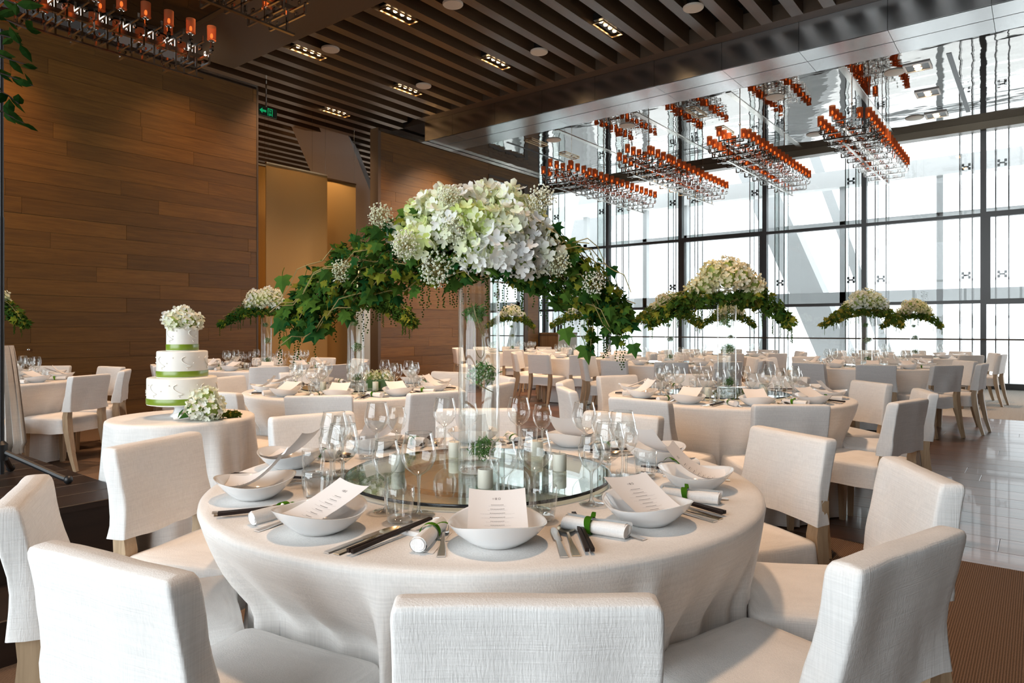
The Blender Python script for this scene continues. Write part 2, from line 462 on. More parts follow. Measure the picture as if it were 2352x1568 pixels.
def thing(name, label, cat, loc=(0,0,0), rz=0.0, group=None):
    return tag(link(name, None, None, loc, rz), label, cat, group)

def copy_tree(o, parent=None):
    c = o.copy(); COL.objects.link(c)
    if parent is not None:
        c.parent = parent; KIDS.setdefault(parent.name, []).append(c)
    for ch in KIDS.get(o.name, []): copy_tree(ch, c)
    return c

PROTO = {}
def place(key, maker, label, cat, loc, rz=0.0, group=None, scale=None):
    """first use builds the thing, later ones copy it with its parts"""
    if key not in PROTO:
        o = maker(); PROTO[key] = o
    else:
        o = copy_tree(PROTO[key])
    o.location = loc; o.rotation_euler = (0,0,rz)
    if scale: o.scale = scale
    tag(o, label, cat, group)
    return o

def struct(name, me, **kw):
    o = link(name, me, **kw); o['kind'] = 'structure'; return o

CA = rad(38)
FV = Vector((math.cos(CA), math.sin(CA), 0)); RV = Vector((math.sin(CA), -math.cos(CA), 0))
# ------------------------------------------------------------------ room shell
XW, YL, Y2, ZM, ZS = 17.05, 10.4, 11.04, 5.5, 5.95

fl = MB(); fl.box(-5, 4.32, -6, 20.4, -0.12, 0.0, 0); fl.box(4.32, 11.4, -6, 20.4, -0.12, -0.012, 1); fl.box(11.4, XW+0.2, -6, 20.4, -0.12, 0.0, 2)
floor = struct('floor', fl.mesh('floor', [M['carpet'], M['floorwood'], M['carpet2']], False))

def plank_mesh(name, L, W, T, mat):
    return MB().bevbox(0, L, 0, W, 0, T, 0.002).mesh(name, mat, False)
PLM = {}
rng = random.Random(3)
PW = 0.295
for r in range(24):
    y = -1.6 - rng.random()*1.4
    x0 = 4.32 + r*PW
    while y < (9.6 if r < 16 else 8.4):
        L = rng.choice((1.8, 2.2, 2.6))
        key = ('f', L)
        if key not in PLM:
            PLM[key] = MB().bevbox(0.0012, PW-0.0012, 0.0012, L-0.0012, 0, 0.0118, 0.0015).mesh('floor_plank', M['floorwood'], False)
        if y + L > -2.2 or True:
            link('plank', PLM[key], floor, (x0, y, -0.0125))
        y += L

def plank_wall(name, y, x0, x1, z0, z1, core_x0, hole=None, rowh=0.21, seed=1, face=0.018):
    mb = MB(); mb.box(core_x0, x1, y, y+0.22, 0, z1)
    wl = struct(name, mb.mesh(name, M['wallback'], False))
    rg = random.Random(seed); z = z0
    while z < z1-0.02:
        h = min(rowh, z1-z); x = x0 - rg.random()*1.6
        while x < x1-0.05:
            L = rg.choice((1.3, 1.9, 2.4, 2.9)); a = max(x, x0); b = min(x+L, x1)
            segs = [(a, b)]
            if hole and hole[2] < z+h*0.5 < hole[3]:
                segs = []
                if a < hole[0]: segs.append((a, min(b, hole[0])))
                if b > hole[1]: segs.append((max(a, hole[1]), b))
            for (p, q) in segs:
                if q-p > 0.03:
                    d = face*(0.85+0.3*rg.random())
                    me = MB().box(p+0.0015, q-0.0015, y-d, y-0.001, z+0.0015, z+h-0.0015).mesh('wall_plank', M['wall'], False)
                    link('wall_plank', me, wl)
            x += L
        z += h
    return wl

wall_left = plank_wall('wall_left', YL, 1.0, 6.31, 0.0, 5.27, -5.0, seed=4)
link('top_rail', MB().box(-5, 6.31, YL-0.06, YL+0.03, 5.275, 5.31).mesh('top_rail', M['chrome2'], False), wall_left)
link('end_strip', MB().box(6.315, 6.345, YL-0.02, YL+0.22, 0, 5.3).mesh('end_strip', M['ledge'], False), wall_left)
wall_back = plank_wall('wall_back', Y2, 9.58, 15.3, 0.0, 5.42, 9.58, hole=(13.16, 14.69, 0.0, 5.14), seed=9)
link('top_rail', MB().box(9.52, 15.32, Y2-0.05, Y2, 5.425, 5.49).mesh('top_rail', M['chrome2'], False), wall_back)
link('edge_strip', MB().box(9.50, 9.575, Y2-0.03, Y2+0.22, 0, 5.49).mesh('edge_strip', M['ledge'], False), wall_back)
link('mirror_panel', MB().box(13.2, 14.65, Y2-0.012, Y2-0.002, 0.02, 5.10).mesh('mirror_panel', M['mirrorpane'], False), wall_back)
fr = MB()
for a in ((13.14,13.2,0,5.16),(14.65,14.80,0,5.16),(13.2,14.65,5.1,5.16),(13.2,14.65,2.42,2.46)):
    fr.box(a[0],a[1],Y2-0.03,Y2-0.001,a[2],a[3])
link('mirror_frame', fr.mesh('mirror_frame', M['ledge'], False), wall_back)
struct('trim_1', MB().box(15.3, 15.36, Y2-0.02, Y2+0.25, 0, 5.49).mesh('trim_1', M['mullion'], False))
for i, x in enumerate((2.82, 3.05)):
    me = MB().sphere((0,0,0), 0.022, 10, 6).tube([(0,0,0),(0,0.035,0)], 0.008).mesh('wall_hook', M['chrome'])
    tag(link('wall_hook', me, None, (x, YL-0.05, 0.965)), ('left' if i == 0 else 'right')+' of two small chrome knobs on the dark wood wall', 'knob')

# walls out of the picture and the room behind the gold panels
struct('wall_rear', MB().box(-5.2, -5.0, 7.1, 17, 0, 6.6).box(-5.2, -5.0, -6, -1.5, 0, 6.6).mesh('wall_rear', M['wall'], False))  # unseen pieces, widths shaped to limit daylight from the rear opening
struct('wall_right', MB().box(-5, XW, -6.2, -6.0, 0, 6.6).mesh('wall_right', M['wall'], False))
struct('wall_corridor', MB().box(3.5, 17.2, 20.0, 20.3, 0, 6.6).mesh('wall_corridor', M['block'], False))
struct('wall_recess', MB().box(5.2, 5.4, YL+0.22, 20.0, 0, 6.6).mesh('wall_recess', M['wallback'], False))
struct('wall_pier', MB().box(15.5, XW+0.1, 12.75, 20.0, 0, 6.6).mesh('wall_pier', M['white_out'], False))

# ------------------------------------------------------------------ ceiling
ce = MB(); ce.box(-5, 11.0, -6, 20.3, 6.45, 6.6, 0); ce.box(10.95, XW+0.15, -6, 12.7, 5.95, 6.6, 0); ce.box(10.95, XW+0.15, 12.7, 20.3, 6.45, 6.6, 0)
ceiling = struct('ceiling', ce.mesh('ceiling', [M['dark']], False))
slat_me = MB().box(5.95, 10.66, -0.085, 0.085, 0, 0.30).mesh('slat', M['slat'], False)
slat_s = MB().box(5.5, 15.4, -0.085, 0.085, 0, 0.30).mesh('slat_long', M['slat'], False)
for k in range(-12, 33):
    y = 5.13 + 0.45*k
    link('slat', slat_me if k < 15 else slat_s, ceiling, (0, y, ZS))
link('ledge', MB().box(10.66, 10.9, -6, Y2, ZS, ZS+0.25).mesh('ledge', M['ledge'], False), ceiling)
link('ledge', MB().box(5.80, 5.95, -6, YL+0.2, ZS, ZS+0.25).mesh('ledge', M['ledge'], False), ceiling)
link('polished_panel', MB().box(11.95, XW, -6, 12.75, ZM, ZM+0.05).mesh('polished_panel', M['mirror'], False), ceiling)
dk = M['mirror'].copy(); dk.name = 'dim_reflection_ceiling'  # same polished panel, its dim reflections put into a darker base colour
for n in dk.node_tree.nodes:
    if n.type == 'BSDF_PRINCIPLED': n.inputs['Base Color'].default_value = (0.22, 0.17, 0.13, 1)
link('polished_panel', MB().box(-5, 4.72, -6, YL, ZM, ZM+0.05).mesh('polished_panel', dk, False), ceiling)

beam = struct('trim_2', MB().box(10.93, 11.93, -6, Y2, ZM+0.03, ZS+0.3).mesh('trim_2', M['dark'], False))
for k in range(-6, 9):
    y0 = 1.72+1.21*k; y1 = min(y0+1.21, Y2)-0.006
    if y1 <= y0: continue
    link('face_panel', MB().box(10.905, 10.93, y0, y1, ZM, ZS).mesh('face_panel', M['beam'], False), beam)
    link('soffit_panel', MB().box(10.90, 11.40, y0, y1, ZM, ZM+0.025).mesh('soffit_panel', M['beam'], False), beam)
    link('soffit_panel', MB().box(11.42, 11.945, y0, y1, ZM, ZM+0.025).mesh('soffit_panel', M['beam'], False), beam)
bm2 = struct('trim_3', MB().box(4.72, 5.9, -6, YL+0.1, ZM+0.03, ZS+0.3).mesh('trim_3', M['ledge'], False))
link('edge_rail', MB().box(4.70, 4.78, -6, YL, ZM-0.01, ZM+0.03).mesh('edge_rail', M['chrome2'], False), bm2)
link('soffit_panel', MB().box(4.78, 5.92, -6, YL, ZM, ZM+0.03).mesh('soffit_panel', M['ledge'], False), bm2)
slot = M['lampcase']
for i, y in enumerate((2.55, 4.43, 6.3, 8.17)):
    o = MB().box(12.0, 16.6, y-0.05, y+0.05, ZM-0.012, ZM-0.001); 
    link('chandelier_track', o.mesh('chandelier_track', M['chrome2'], False), ceiling)
link('air_slot', MB().box(12.1, 14.4, 9.57, 9.63, ZM-0.006, ZM-0.001).mesh('air_slot', slot, False), ceiling)
link('air_slot', MB().box(12.4, 16.0, 1.08, 1.15, ZM-0.006, ZM-0.001).mesh('air_slot', slot, False), ceiling)

# recessed lamps
def lamp4():
    r = link('recessed_ceiling_light', None)
    f = MB()
    for a in ((-0.31,0.31,-0.10,-0.088),(-0.31,0.31,0.088,0.10),(-0.31,-0.298,-0.088,0.088),(0.298,0.31,-0.088,0.088)): f.box(a[0],a[1],a[2],a[3],0,0.02)
    link('frame', f.mesh('frame', M['lampframe'], False), r)
    link('housing', MB().box(-0.30,0.30,-0.088,0.088,0.06,0.16).mesh('housing', M['lampcase'], False), r)
    lm = MB().lathe([(0.0,0.0),(0.028,0.004),(0.034,0.02)], 14).mesh('lamp', M['spotlamp'])
    for i in range(4): link('lamp', lm, r, (-0.21+0.14*i, 0, 0.035))
    return r
spots4 = [(6.97, 9.855, 'left, nearer the wood wall'), (6.97, 7.605, 'with the starry lamps at top centre'), (9.27, 7.605, 'in the middle of the slats'),
          (9.27, 9.855, 'above the far wood wall'), (9.27, 12.105, 'over the gold panels'), (9.30, 5.355, 'at top right beside the metal beam')]
for x, y, t in spots4:
    place('lamp4', lamp4, 'four-lamp recessed light between ceiling slats, '+t, 'ceiling light', (x, y, ZS-0.015), 0, 'recessed slat-ceiling lights')
    lamp('spot_glow', 'SPOT', (x, y, ZS-0.05), 330, WARM, spot_size=rad(95), spot_blend=0.7, shadow_soft_size=0.12)
mlamps = [(12.54, 9.09, 'left of the leftmost chandelier'), (13.98, 9.13, 'just behind the leftmost chandelier'), (12.74, 5.34, 'left of the third chandelier'), (14.29, 5.35, 'near the third chandelier shades')]
for x, y, t in mlamps:
    place('lamp4', lamp4, 'slim recessed light in the mirror ceiling, '+t, 'ceiling light', (x, y, ZM-0.03), 0, 'recessed mirror-ceiling lights')
def lampsq():
    r = link('square_ceiling_light', None); f = MB()
    for a in ((-0.19,0.19,-0.19,-0.165),(-0.19,0.19,0.165,0.19),(-0.19,-0.165,-0.165,0.165),(0.165,0.19,-0.165,0.165)): f.box(a[0],a[1],a[2],a[3],0,0.02)
    link('frame', f.mesh('frame', M['white_out'], False), r)
    link('housing', MB().box(-0.165,0.165,-0.165,0.165,0.012,0.02).mesh('housing', M['lampcase'], False), r)
    lm = MB().lathe([(0.0,-0.012),(0.04,-0.01),(0.055,0.008)], 16).mesh('lamp', M['spotlamp'])
    for i in range(2): link('lamp', lm, r, (-0.075+0.15*i, 0, 0.004))
    return r
for x, y, t in ((12.72, 1.57, 'nearest'), (14.24, 1.6, 'middle'), (15.8, 1.63, 'farthest')):
    place('lampsq', lampsq, t+' of three square lights in the mirror ceiling', 'ceiling light', (x, y, ZM-0.025), 0, 'square mirror-ceiling lights')
def speaker():
    r = link('ceiling_speaker', None)
    link('grille', MB().lathe([(0.0,0.0),(0.14,0.0),(0.15,0.012),(0.15,0.03),(0.0,0.03)], 28).mesh('grille', M['speaker']), r)
    link('body', MB().lathe([(0.09,0.03),(0.09,0.18),(0.0,0.18)], 16).mesh('body', M['lampcase']), r)
    return r
for x, y, t in ((7.08, 9.405, 'beside the left recessed light'), (7.19, 6.705, 'at the top edge beside the starry lamps'), (9.33, 6.705, 'right of the middle recessed light'), (9.44, 4.005, 'at top right'), (9.26, 9.405, 'above the far wood wall')):
    place('spk', speaker, 'round pale speaker between ceiling slats, '+t, 'ceiling speaker', (x, y, ZS-0.03), 0, 'slat ceiling speakers')
disc_me = MB().lathe([(0.0,0.0),(0.15,0.0),(0.165,0.01),(0.165,0.02),(0,0.02)], 28).mesh('ceiling_disc', M['speaker'])
for x, y, t in ((12.66, 6.83, 'above the second chandelier'), (12.77, 3.84, 'above the third chandelier'), (12.76, 1.9, 'near the square lights'), (15.76, 2.0, 'far right by the square lights'), (15.75, 3.9, 'far, between the right chandeliers'), (12.6, 8.65, 'at the left')):
    tag(link('ceiling_disc', disc_me, None, (x, y, ZM-0.022)), 'round pale disc in the mirror ceiling, '+t, 'ceiling speaker', 'mirror ceiling discs')

TS = 1.3
# real spotlights above the tables (recessed in the ceiling, mostly out of the frame)
for x, y, z, e in ((1.7,1.4,5.4,230),(3.5,4.3,5.4,360),(4.4,1.9,5.4,380),(2.0,3.9,5.4,200),(2.0,7.7,5.4,330),(4.0,7.6,5.4,300),
                   (9.9,1.8,5.85,300),(13.5,1.8,5.4,260),(12.3,4.5,5.4,240),(10.2,6.2,5.85,200),(11.4,8.9,5.4,220)):
    lamp('table_spot', 'SPOT', (x, y, z), e*TS, WARM, spot_size=rad(72), spot_blend=1.0, shadow_soft_size=0.15)
# wall washers along the left wall, then added fill lights without fixtures
lamp('wall_wash_fill', 'SPOT', (2.2, 9.0, 5.4), 210, (1.0,0.50,0.16), spot_size=rad(70), spot_blend=1.0, shadow_soft_size=0.1, target=(2.4, 10.4, 3.4))
lamp('wall_wash_fill', 'SPOT', (5.0, 9.0, 5.4), 90, (1.0,0.50,0.16), spot_size=rad(80), spot_blend=1.0, shadow_soft_size=0.1, target=(5.2, 10.4, 3.0))
lamp('wall_wash_fill', 'SPOT', (8.0, 11.2, 5.9), 70, (1.0,0.58,0.24), spot_size=rad(80), spot_blend=1.0, shadow_soft_size=0.1, target=(8.2, 12.4, 3.0))
lamp('corridor_fill', 'POINT', (8.6, 13.2, 2.2), 60, (1.0,0.66,0.38), shadow_soft_size=0.3)  # added point fill that brightens the corridor, no fixture here
lamp('wall_wash_fill', 'SPOT', (11.4, 9.1, 5.45), 900, (1.0,0.72,0.50), spot_size=rad(80), spot_blend=1.0, shadow_soft_size=0.15, target=(11.2, 11.04, 3.0))  # added spot that brightens the far wall in place of daylight
lamp('wall_wash_fill', 'SPOT', (13.9, 9.2, 5.45), 600, (1.0,0.72,0.50), spot_size=rad(85), spot_blend=1.0, shadow_soft_size=0.15, target=(13.9, 11.04, 3.0))  # second added spot, standing in for daylight on the far wall
lamp('corridor_fill', 'POINT', (6.8, 15.5, 4.4), 130, (1.0,0.55,0.22), shadow_soft_size=0.2)  # added warm fill for the corridor slats and column
lamp('corridor_fill', 'POINT', (13.2, 17.5, 3.4), 120, (1.0,0.9,0.78), shadow_soft_size=0.3)  # added neutral fill for the grey wall beyond the column

# ------------------------------------------------------------------ window wall
mys = [-5.8, -3.55, -1.3, 0.93, 3.16, 5.38, 7.6, 9.83, 12.05]
fin_me = MB().box(0, 0.34, -0.008, 0.008, 0, ZM).mesh('glass_fin', M['fin'], False)
fine_me = MB().box(0, 0.012, -0.010, 0.010, 0, ZM).box(0.33, 0.342, -0.010, 0.010, 0, ZM).mesh('fin_edge', M['fin_edge'], False)
def patch_mb():
    m = MB()
    for z in (0, 0.11):
        m.box(-0.02, 0.03, -0.10, -0.045, z, z+0.07); m.box(-0.02, 0.03, 0.045, 0.10, z, z+0.07)
    m.box(-0.01, 0.02, -0.06, 0.06, 0.07, 0.11)
    return m
patch_me = patch_mb().mesh('patch_fitting', M['patch'], False)
wn = 0
for i, y in enumerate(mys):
    wn += 1
    m = MB().box(XW-0.02, XW+0.13, y-0.05, y+0.05, 0, ZM-0.1)
    win = struct('window_%d' % wn, m.mesh('mullion', M['mullion'], False))
    if y < -2: 
        continue
    y1 = mys[i+1] if i+1 < len(mys) else 12.75
    heavy = y in (7.6-2.22, 5.38) and False
    hv = i in (2, 5)          # bays with a heavier opening frame
    a, b = y+0.05, y1-0.05
    for z in (1.80, 3.60):
        t = 0.055 if hv else 0.035
        link('transom', MB().box(XW-0.02, XW+0.10, a, b, z-t, z+t).mesh('transom', M['mullion'], False), win)
    if hv:
        for q in (a, b-0.07): link('sash_stile', MB().box(XW-0.03, XW+0.10, q, q+0.07, 1.80, 3.60).mesh('sash_stile', M['mullion'], False), win)
    for z0, z1 in ((0.12, 1.765), (1.835, 3.565), (3.635, 5.36)):
        link('pane', MB().box(XW+0.04, XW+0.05, a, b, z0, z1).mesh('pane', M['pane'], False), win)
    link('sill', MB().box(XW-0.02, XW+0.13, a, b, 0.0, 0.12).mesh('sill', M['mullion'], False), win)
    for d in (-0.42, -0.2, 0.2, 0.42):
        if y+d > 12.7: continue
        f = link('glass_fin', fin_me, win, (XW+0.16, y+d, 0)); link('fin_edge', fine_me, f)
    for d in (-0.31, 0.31):
        for z in (2.3, 4.6):
            if i >= 2 and y+d < 12.7: link('patch_fitting', patch_me, win, (XW+0.2, y+d, z)).scale = (0.8,)*3
struct('trim_4', MB().box(XW-0.14, XW+0.14, -6, 12.75, ZM-0.16, ZM-0.002).mesh('trim_4', M['bronze'], False))
tag(link('hand_rail', MB().tube([(XW-0.35, -4.0, 1.02), (XW-0.35, 12.4, 1.02)], 0.016, 8).mesh('hand_rail', M['ledge'])), 'thin brown handrail running along the window wall', 'handrail')
# windows at the other end of the room (behind the camera)
for k in range(4):
    y = -1.45+2.15*k
    wn += 1
    rw = struct('window_%d' % wn, MB().box(-5.0, -4.85, y-0.05, y+0.05, 0, ZM).box(-5.0,-4.9,y+0.05,y+2.1,1.75,1.85).box(-5.0,-4.9,y+0.05,y+2.1,3.55,3.65).mesh('mullion', M['mullion'], False))
    link('pane', MB().box(-4.96, -4.95, y+0.05, y+2.1, 0, ZM).mesh('pane', M['rearpane'], False), rw)

# outer skin beyond the glass
out = struct('terrace', MB().box(XW+0.2, 32, -20, 32, -0.15, -0.02).mesh('terrace', M['terrace'], False))
struct('outer_roof', MB().box(20.2, 20.6, -12, 22, 5.15, 5.6).mesh('outer_roof', M['white_out'], False))
osk = link('outer_frame', None); osk['kind'] = 'structure'
for y in (-5.2, -3.0, -0.6, 2.02, 4.3, 6.5, 8.9, 10.3, 12.6, 14.9):
    link('outer_post', MB().box(20.3, 20.5, y-0.07, y+0.07, 0, 5.15).mesh('outer_post', M['grey_out'], False), osk)
for z0, z1 in ((1.95, 2.25), (4.1, 4.2)):
    link('outer_beam', MB().box(20.3, 20.5, -12, 22, z0, z1).mesh('outer_beam', M['grey_out'], False), osk)
def leaning(name, ya0, ya1, za, yb0, yb1, zb, x0, x1):
    vs = [(x0,ya0,za),(x1,ya0,za),(x1,ya1,za),(x0,ya1,za),(x0,yb0,zb),(x1,yb0,zb),(x1,yb1,zb),(x0,yb1,zb)]
    return MB().add(vs, [(3,2,1,0),(4,5,6,7),(0,1,5,4),(1,2,6,5),(2,3,7,6),(3,0,4,7)]).mesh(name, M['outcol'], False)
tag(link('leaning_column', leaning('leaning_column', 4.3, 5.3, -0.1, 7.3, 8.3, 7.2, 22.5, 23.3)), 'broad white leaning column outside behind the right window bays', 'column')
tag(link('leaning_column', leaning('leaning_column', 3.35, 3.65, -0.1, 5.75, 6.05, 7.2, 23.3, 23.6)), 'slim white diagonal strut outside, right of the broad column', 'column')
tag(link('leaning_column', leaning('leaning_column', 14.6, 16.0, -0.1, 12.7, 14.0, 7.2, 22.5, 23.3)), 'white leaning column outside the leftmost window bay', 'column')

# ------------------------------------------------------------------ corridor: gold panels, column, exit sign
for nm, x0, x1, y, z1, lab in (('hanging_panel', 7.5, 8.95, 12.0, 4.5, 'tall pale gold hanging fabric panel, widest of the three'),
                               ('hanging_panel', 8.95, 10.2, 12.6, 4.6, 'darker gold hanging panel at the right of the pale one'),
                               ('hanging_panel', 6.3, 7.9, 12.6, 4.6, 'narrow strip of gold panel beside the left wood wall edge')):
    r = thing(nm, lab, 'panel', (x0, y, 0))
    cl = MB().grid(lambda u, v: (u*(x1-x0), 0.003*math.sin(u*9), 0.005+v*(z1-0.005)), 14, 1)
    cl.grid(lambda u, v: ((1-u)*(x1-x0), 0.003*math.sin((1-u)*9)+0.012, 0.005+v*(z1-0.005)), 14, 1)
    link('fabric', cl.mesh('fabric', M['goldpanel']), r)
    link('top_bar', MB().box(0, x1-x0, -0.02, 0.03, z1-0.01, z1+0.02).mesh('top_bar', M['lampframe'], False), r)
    wr = MB()
    for q in (0.05, x1-x0-0.05): wr.tube([(q,0,z1+0.02),(q,0,6.46)], 0.0022, 4)
    link('wire', wr.mesh('wire', M['chrome2'], False), r)
vs = []
cm = MB()
# leaning corridor column with two faces
top = [(9.1,13.9),(10.25,13.3),(11.3,14.2),(10.1,14.9)]
d = (3.6, 0.0)
vs = [(x+d[0],y+d[1],0.0) for x,y in top]+[(x,y,6.45) for x,y in top]
cm.add(vs, [(0,1,5,4),(1,2,6,5),(2,3,7,6),(3,0,4,7)])
tag(link('corridor_column', cm.mesh('corridor_column', M['column'], False)), 'big grey leaning column in the corridor above the gold panels', 'column')
ex = thing('exit_sign', 'small green lit exit sign hanging from the slats by the left wall edge', 'exit sign', (7.22, 11.55, 5.26))
link('case', MB().box(-0.22, 0.22, -0.02, 0.02, 0, 0.17).mesh('case', M['exitbox'], False), ex)
ar = MB()
ar.prism([(-0.17,0.0),(-0.11,0.05),(-0.11,0.02),(-0.03,0.02),(-0.03,-0.02),(-0.11,-0.02),(-0.11,-0.05)], 0, 0.004)
def bars(m, lst):
    for x0,x1,y0,y1 in lst: m.prism([(x0,y0),(x1,y0),(x1,y1),(x0,y1)], 0, 0.004)
bars(ar, [(0.0,0.10,0.055,0.068),(0.0,0.012,-0.07,0.055),(0.09,0.102,-0.07,0.055),(0.03,0.07,0.02,0.035),(0.045,0.055,-0.03,0.02),(0.03,0.045,-0.07,-0.03),(0.055,0.075,-0.06,-0.03)])
link('arrow_and_door_symbol', ar.mesh('symbol', M['exit'], False), ex, mat=Matrix.Translation((0.02,-0.0215,0.085)) @ Matrix.Rotation(rad(90),4,'X'))
link('hanger', MB().box(-0.01,0.01,-0.01,0.01,0.17,0.72).mesh('hanger', M['chrome2'], False), ex)
ct = thing('service_counter', 'plain wooden service counter standing between far wood wall and windows', 'counter', (15.5, 10.5, 0))
link('body', MB().box(0,0.95,0,0.8,0,1.09).mesh('body', M['counter'], False), ct)
link('top', MB().box(-0.02,0.97,-0.02,0.82,1.09,1.13).mesh('top', M['counter'], False), ct)
link('side_panel', MB().box(0.0,0.95,-0.014,-0.001,0.02,1.09).mesh('side_panel', M['counter_pale'], False), ct)

for i, (x, y) in enumerate(((15.75, 10.66), (15.75, 10.78), (15.95, 10.70))):
    bt = MB().lathe([(0,0),(0.033,0),(0.035,0.005),(0.035,0.17),(0.028,0.20),(0.013,0.225),(0.013,0.29),(0.015,0.292),(0.015,0.305),(0,0.305)], 12).mesh('bottle', M['black'])
    tag(link('bottle', bt, None, (x, y, 1.131)), ('left', 'middle', 'right')[i]+' slim dark bottle standing on the wooden service counter', 'bottle', 'bottles on the service counter')
# ------------------------------------------------------------------ chandeliers
SHADE = MB().lathe([(0.048,0.0),(0.050,0.16)], 18).lathe([(0.050,0.0),(0.053,0.0),(0.053,0.006),(0.050,0.006)], 18).mesh('lamp_shade', M['shade'])
BULB = MB().sphere((0,0,0.05), 0.016, 8, 6, sc=(1,1,2.0)).mesh('bulb', M['bulb'])
def arm_mesh(kind):
    m = MB(); t = 0.010
    def bar(y0,y1,z): m.box(-t,t,y0,y1,z-t,z+t)
    def post(y,z0,z1): m.box(-t,t,y-t,y+t,z0,z1)
    def ring(y,z,s=0.028):
        m.box(-t,t,y-s,y+s,z-s,z-s+0.012); m.box(-t,t,y-s,y+s,z+s-0.012,z+s); m.box(-t,t,y-s,y-s+0.012,z-s,z+s); m.box(-t,t,y+s-0.012,y+s,z-s,z+s)
    for sgn in (-1,1):
        e = 0.36*sgn
        post(e, -0.10, 0.0); ring(e, -0.10)
        m.lathe([(0.035,-0.012),(0.035,-0.004),(0.0,0.0)], 10, mat=Matrix.Translation((0,e,0)))
        z = -0.15 if kind == 0 else -0.19
        lo, hi = sorted((e*1.0, 0.05*sgn)); bar(lo, hi, z); post(e, z, -0.10)
        ring(e*0.62, z+0.03, 0.022)
        lo, hi = sorted((e*0.85, 0.0)); bar(lo, hi, z-0.10); post(e*0.85, z-0.10, z); ring(e*0.45, z-0.07, 0.022)
    post(0, -0.34, 0.06)
    ring(0.10, -0.02); ring(-0.10, -0.02); bar(-0.18, 0.18, 0.04)
    post(0.18,0.04,0.14); post(-0.18,0.04,0.10)
    return m.mesh('arm', M['chrome'], False)
ARMS = [arm_mesh(0), arm_mesh(1)]
def chandelier(detail):
    r = link('chandelier', None)
    n = 17; L = 4.1
    link('spine', MB().box(-L/2,L/2,-0.025,0.025,-0.12,-0.07).box(-L/2,L/2,-0.02,0.02,-0.36,-0.34).mesh('spine', M['chrome2'], False), r)
    for i in range(n):
        x = -L/2+0.08+i*(L-0.16)/(n-1)
        link('arm', ARMS[i % 2], r, (x, 0, 0))
        pts = [(x,0.36,0),(x,-0.36,0)]
        if i % 3 == 0 or i < 4: pts.append((x, 0.18, 0.14))
        if i % 4 == 1 and i < 9: pts.append((x, -0.18, 0.10))
        for p in pts:
            s = link('lamp_shade', SHADE, r, p)
            if detail: link('bulb', BULB, s)
    m = MB()
    for x in (-1.4, 0.0, 1.4):
        link('hanging_rod', MB().tube([(x,0,-0.07),(x,0,ZM-4.62)], 0.008, 6).sphere((x,0,0.45),0.022,8,5).mesh('hanging_rod', M['chrome2']), r)
    return r
ZC = 4.61
for x, y, t in ((14.0, 2.52, 'fourth from the left by the windows'), (14.0, 4.43, 'third from the left by the windows'),
                (14.0, 6.30, 'second from the left by the windows'), (14.0, 8.17, 'leftmost by the windows')):
    place('chand', lambda: chandelier(True), 'chrome chandelier of amber shades, '+t, 'chandelier', (x, y, ZC), 0, 'long chandeliers')
place('chand', None, 'dim chrome chandelier of amber shades over the left wood wall', 'chandelier', (2.1, 8.0, ZC), 0, 'long chandeliers')
place('chand', None, 'chandelier cut off by the top edge, only chrome arm ends showing', 'chandelier', (2.05, 6.05, ZC), 0, 'long chandeliers')

# ------------------------------------------------------------------ chairs
def rrect(a, b, r, n=4):
    pts = []
    for cx_, cy_, a0 in ((a-r,b-r,0),(-a+r,b-r,90),(-a+r,-b+r,180),(a-r,-b+r,270)):
        for k in range(n+1):
            t = rad(a0+90*k/n); pts.append((cx_+r*math.cos(t), cy_+r*math.sin(t)))
    return pts
def dense(pts, step):
    outp = []
    n = len(pts)
    for i in range(n):
        p = pts[i]; q = pts[(i+1) % n]
        d = math.dist(p, q); k = max(1, int(d/step))
        for j in range(k): outp.append((p[0]+(q[0]-p[0])*j/k, p[1]+(q[1]-p[1])*j/k))
    return outp
def back_y(z): return -0.213 - 0.055*max(0, (z-0.47)/0.36)**1.3
def back_cover(seed, hi):
    step = 0.022 if hi else 0.07
    base = dense(rrect(0.207, 0.033, 0.009, 3 if hi else 1), step); n = len(base)
    zs = [0.517, 0.519, 0.535, 0.56, 0.59, 0.62, 0.66, 0.70, 0.74, 0.775, 0.80] if hi else [0.517, 0.56, 0.66, 0.80]
    levels = []
    sd = Vector((seed*7.3, seed*3.1, 0))
    def pt(p, z, k, ins=0.0):
        flare = 1 + 0.055*max(0, (0.66-z)/0.14)**1.2 if z < 0.66 else 1.0
        fy = 1 + 0.22*max(0, (0.70-z)/0.18)
        x = p[0]*flare; y = p[1]*fy
        if ins:
            x -= math.copysign(min(abs(x), ins), x); y -= math.copysign(min(abs(y), ins), y)
        amp = 0.016*(0.30+max(0,(0.8-z)/0.28)) if hi else 0.004
        nv = noise.noise_vector(Vector((x*7, y*22, z*3.5))+sd)
        nv2 = noise.noise_vector(Vector((x*16+z*9, y*30, z*8))+sd*2)
        w = nv*amp + nv2*amp*0.45
        dz = 0.012*noise.noise(Vector((x*6, y*6, 5+seed))) if z < 0.53 else 0
        return (x+w.x*0.7, y+w.y+back_y(z), z+dz+w.z*0.2)
    m = MB(); rows = []
    rows.append([pt(p, 0.53, 0, 0.008) for p in base])
    for z in zs: rows.append([pt(p, z, 0) for p in base])
    for k in (1,2,3) if hi else (2,):
        t = rad(90*k/3.0); rows.append([pt(p, 0.80+0.024*math.sin(t), 0, 0.010*(1-math.cos(t))) for p in base])
    # roof: pull long edges together
    rows.append([pt((q[0]*0.93, 0.0), 0.8255, 0) for q in base])
    vs = [v for r_ in rows for v in r_]; fs = []
    for j in range(len(rows)-1):
        for i in range(n):
            q = (i+1) % n; fs.append((j*n+i, j*n+q, (j+1)*n+q, (j+1)*n+i))
    m.add(vs, fs)
    return m.mesh('back_cover', M['linen'], True, 55)
